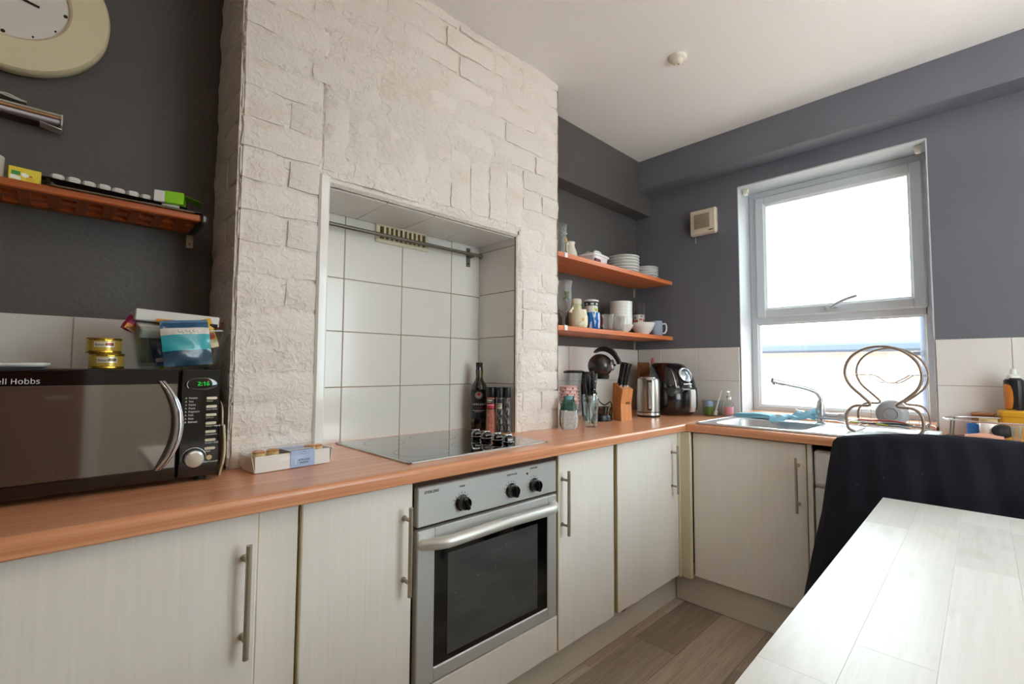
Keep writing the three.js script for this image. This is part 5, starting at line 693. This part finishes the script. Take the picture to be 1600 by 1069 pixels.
// ---------- microwave and the things on it ----------
{
  const o = thing('microwave', 'black microwave oven with a mirrored door and curved chrome handle', 'microwave', [-2.86, WT, 0]);
  const X0 = -0.248, X1 = 0.246, Y0 = 0.0135, Y1 = 0.271, Z = 0.40, XP = 0.163;
  part(o, 'body', bx(X0, X1, Y0, Y1, 0.04, Z - 0.012, 0.004), M.black);
  for (const [x, z] of [[X0 + 0.03, 0.08], [X1 - 0.03, 0.08], [X0 + 0.03, 0.36], [X1 - 0.03, 0.36]]) part(o, 'foot', T(cyl(0.012, 0.0135, 14), x, 0.0069, z), M.blackMatte);
  const d = part(o, 'door', bx(X0, XP - 0.002, Y0, Y1, Z - 0.012, Z, 0.003), M.blackGloss);
  part(d, 'window', bx(X0 + 0.02, XP - 0.006, Y0 + 0.028, Y1 - 0.034, Z - 0.002, Z + 0.0012, 0.0006), mat('#a6a39e', 0.05, { metalness: 0.9 }));
  text('Russell Hobbs', 0.0105, -0.166, 0.2415, Z + 0.0003, mat('#d9d9d9', 0.4), d, 'lettering', fontR);
  const hp = (dz) => Array.from({ length: 13 }, (_, i) => { const t = i / 12 * 2 - 1; return [0.163 - 0.034 * t * t - 0.004, 0.1425 - t * 0.102, Z + dz + 0.018 * (1 - Math.pow(t, 6))]; });
  part(d, 'handle', loft(hp(0.006).map((p, i) => { const w = 0.0085 - 0.002 * Math.abs(i - 6) / 6; return [[p[0] - w, p[1], p[2] - 0.004], [p[0] - w, p[1], p[2] + 0.004], [p[0] - w * 0.4, p[1], p[2] + 0.007], [p[0] + w * 0.4, p[1], p[2] + 0.007], [p[0] + w, p[1], p[2] + 0.004], [p[0] + w, p[1], p[2] - 0.004]]; }), true, true, 0.9), M.chrome);
  part(d, 'handle_groove', loft(hp(0.0135).map((p) => [[p[0] - 0.001, p[1], p[2] - 0.001], [p[0] - 0.001, p[1], p[2] + 0.0006], [p[0] + 0.001, p[1], p[2] + 0.0006], [p[0] + 0.001, p[1], p[2] - 0.001]]), true, true), M.black);
  const cp = part(o, 'control_panel', bx(XP, X1, Y0, Y1, Z - 0.012, Z, 0.003), M.blackGloss);
  const el = new THREE.SphereGeometry(1, 36, 14); el.scale(0.034, 0.0165, 0.0016); part(cp, 'display', T(el, 0.205, 0.235, Z + 0.0004), mat('#060608', 0.05, { clearcoat: 1 }));
  const green = new THREE.MeshStandardMaterial({ color: '#0a2a10', emissive: '#1fd23a', emissiveIntensity: 0.9 }), red = new THREE.MeshStandardMaterial({ color: '#300', emissive: '#ff2222', emissiveIntensity: 1.2 });
  text('2:16', 0.0095, 0.196, 0.2315, Z + 0.0018, green, cp, 'display_digits'); part(cp, 'display_light', T(new THREE.SphereGeometry(0.0012, 10, 8), 0.2185, 0.2425, Z + 0.002), red);
  part(cp, 'display_trim', T(new THREE.TorusGeometry(0.012, 0.0007, 6, 20, 1.7), 0.187, 0.235, Z + 0.001, 0, 0, 2.3), M.chrome);
  const bg = loft([rring(0.0235, 0.0068, 0.0033, 0, 0, 0, 6), rring(0.0225, 0.0058, 0.0028, 0.0022, 0, 0, 6)], true, true, 1.0); bg.rotateX(Math.PI / 2); const bm = mat('#cdbfa8', 0.3, { metalness: 0.5 });
  const names = ['Power', 'Auto Cook', 'Defrost', 'Weight Adjust', 'Convection', 'Combi / Grill', 'Clock'];
  for (let k = 0; k < 7; k++) { const y = 0.2005 - k * 0.0204; const b = part(cp, 'button', bg, bm); b.position.set(0.2275, y, Z); text(names[k], 0.0036, 0.2165, y - 0.0085, Z + 0.0002, M.white, cp, 'lettering', fontR); }
  part(cp, 'start_button', T(lathe([[0, 0], [0.0062, 0], [0.0055, 0.0025], [0, 0.003]], 20), 0.2265, 0.056, Z, Math.PI / 2), mat('#d9b888', 0.3, { metalness: 0.4 })); text('Start/Cancel', 0.0042, 0.214, 0.0445, Z + 0.0002, M.white, cp, 'lettering', fontR);
  const menu = ['A  Potato', 'A  Tea', 'A  Pasta', 'A  Pizza', 'A  Popcorn', 'A  Fish', 'A  Rice', 'A  Reheat']; menu.forEach((s, k) => text(s, 0.0044, 0.173, 0.2 - k * 0.0082, Z + 0.0002, M.white, cp, 'lettering', fontR));
  const kn = part(cp, 'knob', T(lathe([[0, 0], [0.0205, 0], [0.021, 0.006], [0.019, 0.013], [0.016, 0.0145], [0, 0.014]], 36), 0.1945, 0.057, Z, Math.PI / 2), M.chrome); part(kn, 'knob_face', T(lathe([[0, 0.0143], [0.0155, 0.0146], [0, 0.016]], 30), 0.1945, 0.057, Z, Math.PI / 2), M.nickel);
  part(cp, 'knob_arc', T(new THREE.TorusGeometry(0.0255, 0.0008, 6, 40, 3.4), 0.1945, 0.057, Z + 0.0004, 0, 0, -0.1), M.steelBright);
}
{
  const Y = 1.1820;
  const tin = (label, y, dx) => { const t = thing('fish_tin', label, 'tin', [-2.829 + dx, y, 0.27], 0.2, 'gold tins stacked on the microwave'); const gm = mat('#d8b24a', 0.22, { metalness: 0.85 }); part(t, 'can', lathe([[0, 0], [0.032, 0], [0.0335, 0.002], [0.0325, 0.005], [0.0325, 0.031], [0.0335, 0.034], [0.032, 0.036], [0.03, 0.034], [0, 0.034]], 40), gm);
    const lt = canvasTex(256, 64, (c, w, h) => { c.fillStyle = '#d3b04e'; c.fillRect(0, 0, w, h); c.fillStyle = '#efe8d8'; c.fillRect(70, 8, 110, 34); c.fillStyle = dx > 0 ? '#7a6a52' : '#b04a38'; c.fillRect(130, 14, 44, 18); c.fillStyle = '#6b5a30'; c.font = 'bold 22px sans-serif'; c.fillText('Gourmet', 74, 34); }); wrapLabel(0.0329, 0.024, 0.018, -1.6, 1.2, mat('#ffffff', 0.3, { map: lt, metalness: 0.3 }), t, 'label'); };
  tin('gold pet food tin, lower one of the two on the microwave', Y, 0.003); tin('gold pet food tin with a red mark, upper one of the two on the microwave', Y + 0.0365, -0.003);
  const wp = thing('plastic_lid', 'flat grey white plastic lid lying on the left of the microwave', 'plate', [-2.995, Y, 0.24]); part(wp, 'plate', loft([rring(0.12, 0.12, 0.02, 0), rring(0.14, 0.14, 0.024, 0.005), rring(0.142, 0.142, 0.024, 0.012), rring(0.12, 0.12, 0.02, 0.014)], true, true), mat('#c3c2c6', 0.35)); part(wp, 'rim', loft([rring(0.146, 0.146, 0.026, 0.008), rring(0.146, 0.146, 0.026, 0.0125)], false, false), M.white);  // a plastic lid rather than a plate
  // glass dish full of packets
  const D = [-2.682, Y, 0.245];
  const g = thing('glass_dish', 'clear glass loaf dish full of packets on the microwave', 'dish', D);
  part(g, 'dish', loft([rring(0.15, 0.12, 0.03, 0), rring(0.166, 0.135, 0.034, 0.012), rring(0.204, 0.172, 0.036, 0.092), rring(0.222, 0.19, 0.036, 0.098), rring(0.222, 0.19, 0.036, 0.102), rring(0.198, 0.166, 0.034, 0.097), rring(0.158, 0.127, 0.03, 0.012), rring(0.14, 0.11, 0.026, 0.006)], true, true, 0.7), M.thinGlass);
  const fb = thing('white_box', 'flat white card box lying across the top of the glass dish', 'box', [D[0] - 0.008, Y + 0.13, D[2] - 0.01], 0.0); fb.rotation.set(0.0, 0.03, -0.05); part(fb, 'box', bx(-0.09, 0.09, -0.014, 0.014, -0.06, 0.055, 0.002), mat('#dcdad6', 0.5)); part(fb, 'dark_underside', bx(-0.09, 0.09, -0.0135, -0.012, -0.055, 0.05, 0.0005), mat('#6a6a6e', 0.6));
  const fb2 = thing('white_carton', 'smaller white carton wedged under the flat box in the dish', 'box', [D[0] - 0.02, Y + 0.097, D[2] + 0.03]); fb2.rotation.set(0.4, 0.1, -0.05); part(fb2, 'box', bx(-0.07, 0.065, -0.01, 0.012, -0.035, 0.035, 0.002), mat('#e6e4e0', 0.5)); part(fb2, 'end', bx(-0.0715, -0.07, -0.0095, 0.0115, -0.034, 0.034, 0.0003), mat('#b9b8b6', 0.5));
  const pen = thing('orange_pen', 'orange and black pen lying on the white box', 'pen', [D[0] + 0.0, Y + 0.118, D[2] + 0.056]); pen.rotation.set(0, -0.1, -0.06); part(pen, 'barrel', rod([-0.055, 0, 0], [0.03, 0, 0], 0.0048, 10), mat('#e39a34', 0.4)); part(pen, 'cap', rod([0.03, 0, 0], [0.075, 0, 0], 0.0052, 10), M.black);
  function packet(name, label, cat, p, rot, w, h, m, extra) { const o = thing(name, label, cat, p); o.rotation.set(...rot); const gg = new THREE.BoxGeometry(w, h, 0.022, 10, 10, 2), q = gg.attributes.position; for (let i = 0; i < q.count; i++) { const u = q.getX(i) / (w / 2), v = q.getY(i) / (h / 2), e = (1 - Math.pow(Math.abs(u), 3)) * (1 - Math.pow(Math.abs(v), 4)); q.setZ(i, Math.sign(q.getZ(i)) * (0.001 + 0.012 * e) * (q.getZ(i) === 0 ? 0 : 1) + 0.002 * Math.sin(u * 5 + v * 7)); } gg.computeVertexNormals(); part(o, 'packet', gg, m); if (extra) extra(o); return o; }
  const teal = canvasTex(256, 256, (c, w, h) => { c.fillStyle = '#0f4f74'; c.fillRect(0, 0, w, 34); c.fillStyle = '#d9d2c8'; c.fillRect(0, 34, w, 40); c.strokeStyle = '#6a6660'; c.lineWidth = 3; for (let q = 0; q < 6; q++) { c.beginPath(); c.arc(90 + q * 20, 54 + (q % 2) * 6, 8 - (q % 3), 0.5, 4.5); c.stroke(); } c.fillStyle = '#37a3ae'; c.fillRect(0, 74, w, 94); c.fillStyle = '#2a4a60'; c.fillRect(0, 168, w, 88); c.fillStyle = '#3d6076'; for (let q = 0; q < 40; q++) c.fillRect((q * 67) % 250, 172 + (q * 31) % 80, 8, 3); });
  packet('teal_packet', 'teal and dark blue foil packet hanging over the front of the dish', 'packet', [D[0] + 0.0, Y + 0.062, D[2] + 0.112], [-0.14, 0.05, 0.1], 0.102, 0.108, mat('#ffffff', 0.25, { map: teal, clearcoat: 0.4 }), (o) => part(o, 'crimped_edge', bx(-0.05, 0.05, 0.053, 0.06, -0.001, 0.001, 0.0004), mat('#135a80', 0.3)));
  packet('blue_packet', 'dark blue packet standing behind the teal packet', 'packet', [D[0] - 0.034, Y + 0.045, D[2] + 0.062], [-0.3, 0.1, 0.2], 0.06, 0.075, mat('#1c3f66', 0.3), (o) => part(o, 'pale_stripe', bx(-0.03, 0.03, -0.03, -0.02, 0.0125, 0.0145, 0.0005), mat('#a49aa6', 0.4)));
  packet('yellow_packet', 'yellow crisp packet poking out behind the teal packet', 'packet', [D[0] + 0.026, Y + 0.085, D[2] + 0.06], [-0.2, -0.2, 0.25], 0.09, 0.08, mat('#d9a90f', 0.25, { clearcoat: 0.4 }), (o) => part(o, 'red_spot', T(cyl(0.009, 0.001, 16), 0.034, -0.01, 0.0105, Math.PI / 2), mat('#d2461c', 0.4)));
  packet('purple_packet', 'small yellow and purple packet at the bottom of the dish', 'packet', [D[0] - 0.03, Y + 0.024, D[2] + 0.045], [-0.2, 0.1, 0.5], 0.045, 0.035, mat('#d6bf1c', 0.3), (o) => part(o, 'purple_corner', bx(0.006, 0.021, -0.016, -0.004, 0.0085, 0.0125, 0.0005), mat('#5b3a8a', 0.4)));
  packet('pink_packet', 'pink and orange packet corner sticking out at the left of the dish', 'packet', [D[0] - 0.1, Y + 0.112, D[2] + 0.01], [0.0, 0.3, -0.5], 0.03, 0.04, mat('#b02a62', 0.35), (o) => part(o, 'orange_band', bx(-0.013, 0.013, -0.019, -0.004, 0.0105, 0.0135, 0.0005), mat('#e08a22', 0.4)));
  packet('mesh_bag', 'salmon pink mesh bag rising at the right of the dish', 'bag', [D[0] + 0.07, Y + 0.105, D[2] - 0.03], [0, -0.3, -0.15], 0.07, 0.06, mat('#c98f78', 0.85, { bumpMap: lumps, bumpScale: 0.004 }), (o) => part(o, 'seam', rod([-0.035, 0.03, 0], [0.035, 0.03, 0], 0.0015, 6), mat('#b87f6a', 0.8)));
  const br = thing('bread_roll', 'small brown roll seen through the glass at the left of the dish', 'bread roll', [D[0] - 0.045, Y + 0.055, D[2] + 0.035]); const bs = new THREE.SphereGeometry(0.026, 20, 14); bs.scale(1.1, 0.75, 0.8); part(br, 'crust', bs, mat('#8a4b31', 0.6)); part(br, 'score', rod([-0.016, 0.017, 0.006], [0.016, 0.017, 0.006], 0.0016, 6), mat('#b47a55', 0.7));
  const wr = thing('wrapper', 'crumpled clear and white wrapper at the left end inside the dish', 'wrapper', [D[0] - 0.068, Y + 0.055, D[2] + 0.02], 0.3); part(wr, 'film', loft([rring(0.02, 0.05, 0.008, -0.04), rring(0.03, 0.07, 0.01, 0.0), rring(0.034, 0.078, 0.012, 0.035)], true, true, 1.2), mat('#a8b6b4', 0.3)); part(wr, 'twist', rod([0, 0.036, 0.02], [0.03, 0.03, 0.04], 0.006, 8), mat('#d4dcdc', 0.3));
  // trays standing between microwave and chimney
  const tr = thing('oven_tray', 'pale wire cooling rack standing between the microwave and the bricks', 'rack', [-2.594, WT, 0.2]); part(tr, 'frame', tube([[0, 0.004, -0.15], [0, 0.17, -0.15], [0.0, 0.185, -0.12], [0.0, 0.185, 0.10], [0.0, 0.17, 0.13], [0, 0.004, 0.13]], 0.003, 60, 8), mat('#b6a687', 0.4, { metalness: 0.6 })); for (let k = 0; k < 5; k++) part(tr, 'bar', rod([0, 0.03 + k * 0.034, -0.15], [0, 0.03 + k * 0.034, 0.13], 0.0014, 6), mat('#b6a687', 0.4, { metalness: 0.6 }));
  const tr2 = thing('trivet', 'small pale trivet leaning in the same gap by the microwave', 'trivet', [-2.6, WT, 0.33]); tr2.rotation.z = -0.05; part(tr2, 'plate', loft([rring(0.006, 0.05, 0.002, 0.0), rring(0.007, 0.1, 0.003, 0.06), rring(0.006, 0.05, 0.002, 0.125)], true, true, 1.0), mat('#bfae8e', 0.5)); part(tr2, 'edge', tube([[0, 0.002, 0.024], [0, 0.06, 0.052], [0, 0.125, 0.024]], 0.0035, 20, 8), mat('#d2c2a2', 0.5));
  // tray of scones
  const B = [-2.436, WT, 0.283];
  const s = thing('scone_tray', 'white card tray of scones with a pale blue bakery sleeve', 'bakery tray', [-2.432, WT + 0.001, 0.352], 0.09);
  const tw = 0.205, td = 0.085, th = 0.042; const card = mat('#e9e4df', 0.6);
  part(s, 'front_wall', T(bx(-tw / 2, tw / 2, 0, th, -0.0008, 0.0008, 0.0004), 0, 0, td / 2, -0.06), card); part(s, 'back_wall', T(bx(-tw / 2, tw / 2, 0, th, -0.0008, 0.0008, 0.0004), 0, 0, -td / 2, 0.06), card); part(s, 'bottom', bx(-tw / 2, tw / 2, 0, 0.0015, -td / 2, td / 2, 0.0004), card); for (const e of [-1, 1]) part(s, 'end_wall', T(bx(-0.0008, 0.0008, 0, th, -td / 2, td / 2, 0.0004), e * tw / 2, 0, 0, 0, 0, -e * 0.2), card);
  const lb = canvasTex(256, 320, (c, w, h) => { c.fillStyle = '#a9bfe4'; c.fillRect(0, 0, w, h); c.fillStyle = '#d8dde6'; c.fillRect(0, 20, w, 66); c.fillStyle = '#20283c'; c.textAlign = 'center'; c.font = 'bold 34px sans-serif'; c.fillText('BAKERY', 140, 120); c.fillRect(124, 142, 34, 5); c.lineWidth = 3; c.strokeStyle = '#5a6a8c'; c.beginPath(); c.arc(140, 120, 54, 0.4, 2.7); c.stroke(); c.font = 'bold 32px sans-serif'; c.fillText('4 PLAIN', 142, 250); c.fillRect(92, 264, 100, 6); c.fillRect(100, 276, 84, 5); c.fillStyle = '#e4e9f2'; c.beginPath(); c.moveTo(44, 282); c.lineTo(52, 210); c.lineTo(60, 282); c.fill(); });
  const sleeve = part(s, 'sleeve', merge(bx(-0.012, 0.056, 0.0005, 0.046, td / 2 + 0.0015, td / 2 + 0.0022, 0.0002), bx(-0.012, 0.056, 0.045, 0.0457, -td / 2, td / 2 + 0.0022, 0.0002)), mat('#a9bfe4', 0.5));
  const lg = new THREE.PlaneGeometry(0.067, 0.045); lg.translate(0.022, 0.0235, td / 2 + 0.0026); const lt = lb.clone(); lt.repeat.set(1, 0.62); lt.needsUpdate = true; part(s, 'sleeve_print', lg, mat('#ffffff', 0.5, { map: lt })); const lg2 = new THREE.PlaneGeometry(0.067, 0.04); lg2.rotateX(-Math.PI / 2 + 0.0); lg2.translate(0.022, 0.0462, td / 2 - 0.018); const lt2 = lb.clone(); lt2.repeat.set(1, 0.38); lt2.offset.set(0, 0.62); lt2.needsUpdate = true; part(s, 'sleeve_print', lg2, mat('#ffffff', 0.5, { map: lt2 }));
  part(s, 'film', loft([rring(tw + 0.012, td + 0.006, 0.012, 0.001), rring(tw + 0.03, td + 0.01, 0.014, 0.02), rring(tw + 0.014, td + 0.002, 0.014, 0.05), rring(tw - 0.02, td - 0.02, 0.012, 0.0535)], false, true, 1.2), glassM('#ffffff', { roughness: 0.12, ior: 1.25 }));
  [[-0.078, 'at the microwave end'], [-0.042, 'beside the sleeve on the microwave side'], [0.062, 'beside the sleeve on the hob side'], [0.084, 'at the hob end']].forEach(([x, l], k) => { const o = thing('scone', `golden scone in the white tray, ${l}`, 'scone', [-2.432 + x * Math.cos(0.09), WT + 0.003, 0.352 - x * Math.sin(0.09)], 0.09 + k, 'scones in the bakery tray'); const sg = new THREE.CylinderGeometry(0.0155, 0.0175, 0.046, 20, 4), q = sg.attributes.position; for (let i = 0; i < q.count; i++) { const n = (hash(Math.round(q.getX(i) * 900), Math.round(q.getY(i) * 900), k) - 0.5) * 0.002; q.setX(i, q.getX(i) * (1 + n * 20)); q.setZ(i, q.getZ(i) * (1 + n * 14)); } sg.computeVertexNormals(); sg.translate(0, 0.023, 0); part(o, 'crumb', sg, mat('#e3c58e', 0.85)); part(o, 'crust', lathe([[0.0155, 0.042], [0.016, 0.046], [0.012, 0.0495], [0, 0.05]], 20), mat('#c98d52', 0.7)); });
}

// ---------- black covered chair and pale wooden table ----------
{
  const c = thing('dining_chair', 'chair in a loose black velvety cover at the end of the table', 'chair', [-0.70, 0, 1.685]);
  const velvet = dataTex(256, 256, (u, v) => { const k = 0.06 + 0.03 * fbm(u, v, 5, 5, 3, 3) + (fbm(u, v, 90, 90, 1, 12) > 0.955 ? 0.16 : 0); return [k * 0.95, k * 0.95, k * 1.7]; }, true, 0.5, 0.5);
  const vm = mat('#ffffff', 0.9, { map: velvet, sheen: 0.35, sheenColor: new THREE.Color('#3a3d55'), sheenRoughness: 0.5 });
  const rings = [], n = 14; const lv = [[0.06, 0.545, 0.075], [0.25, 0.515, 0.065], [0.45, 0.478, 0.055], [0.63, 0.44, 0.045], [0.80, 0.415, 0.04], [0.88, 0.402, 0.036], [0.91, 0.396, 0.034], [0.925, 0.384, 0.03], [0.932, 0.366, 0.02]];
  lv.forEach(([y, hw, hd], j) => { const w = []; const K = 28; for (let i = 0; i < K; i++) w.push([1, -1 + 2 * i / K]); for (let i = 0; i < 6; i++) w.push([1 - 2 * i / 6, 1]); for (let i = 0; i < K; i++) w.push([-1, 1 - 2 * i / K]); for (let i = 0; i < 6; i++) w.push([-1 + 2 * i / 6, -1]);
    rings.push(w.map(([sx, sz]) => { const e = 1 - clamp((0.93 - y) / 0.75), f = (1 - e) * 0.016 * Math.sin(sz * 15 + sx) + 0.004 * Math.sin(sz * 31 + y * 14), rx = sx * hd * (1 - 0.55 * Math.pow(Math.abs(sz), 8)), cr = 0.034 * (1 - sz * sz) * clamp((y - 0.5) / 0.4); return [rx + f, y + cr, sz * hw]; })); });
  part(c, 'cover', loft(rings.map((r) => r.slice().reverse()), true, true, 1.3), vm);
  part(c, 'seat', bx(-0.46, -0.05, 0.42, 0.475, -0.25, 0.25, 0.02), vm);
  for (const [x, z] of [[-0.43, -0.22], [-0.43, 0.22], [-0.075, -0.22], [-0.075, 0.22]]) part(c, 'leg', T(cyl(0.016, 0.42, 12, 0.02), x, 0.21, z), M.darkBrown);
  part(c, 'tag', bx(-0.052, -0.046, 0.80, 0.82, 0.12, 0.128, 0.001), mat('#a8802c', 0.4, { metalness: 0.5 }), 'small brassy tag');
  const t = thing('dining_table', 'pale butcher block dining table in the foreground', 'table', [-0.838, 0, 1.457], 0);
  t.rotation.y = 0.018;
  const bleach = dataTex(1024, 512, (u, v) => { const s = fbm(u, v, 4, 50, 4, 6), f = fbm(u, v, 16, 140, 2, 3), st = clamp((fbm(u, v, 7, 7, 4, 50) - 0.6) * 4); let q = mixc(px(244, 242, 238), px(238, 235, 230), clamp((s - 0.3) * 1.6)); q = mixc(q, px(222, 215, 205), clamp((f - 0.6) * 2) * 0.35); return mixc(q, px(206, 200, 190), st * 0.35); }, true, 0.9, 0.4);
  const tones = ['#fbfbfc', '#f6f6f7', '#f2f2f2', '#f9f8f7', '#eeeeee'].map((q) => mat(q, 0.34, { map: bleach }));
  const L = 1.75, W = 0.80, SW = W / 8, top = 0.75;
  for (let j = 0; j < 8; j++) { let x = -L - rr(0, 0.3); while (x < 0) { const len = rr(0.32, 0.62), a = Math.max(x, -L), b = Math.min(x + len, 0) > -0.06 ? 0 : x + len; if (b > -L + 0.02) { const g = bx(a + 0.0001, b - 0.0001, top - 0.038, top, j * SW + 0.0001, (j + 1) * SW - 0.0001, 0.0003); boxUV(g, false, rr(0, 3), rr(0, 3)); part(t, 'stave', g, tones[(j * 3 + (rnd() * 5 | 0)) % 5]); } x = b === 0 ? 1 : x + len; } }
  part(t, 'edge_band', merge(bx(0, 0.0022, top - 0.036, top - 0.0012, 0.001, W - 0.001, 0.0004)), mat('#c98f52', 0.5));
  part(t, 'apron', bx(-L + 0.06, -0.08, 0.62, 0.712, 0.07, 0.09, 0.002), mat('#cfc4b0', 0.6)); part(t, 'apron', bx(-L + 0.06, -0.08, 0.62, 0.712, W - 0.09, W - 0.07, 0.002), mat('#cfc4b0', 0.6));
  for (const [x, z] of [[-0.09, 0.08], [-0.09, W - 0.08], [-L + 0.07, 0.08], [-L + 0.07, W - 0.08]]) part(t, 'leg', bx(x - 0.03, x + 0.03, 0.001, 0.711, z - 0.03, z + 0.03, 0.004), mat('#cfc4b0', 0.6));
}
renderer.render(scene, camera);
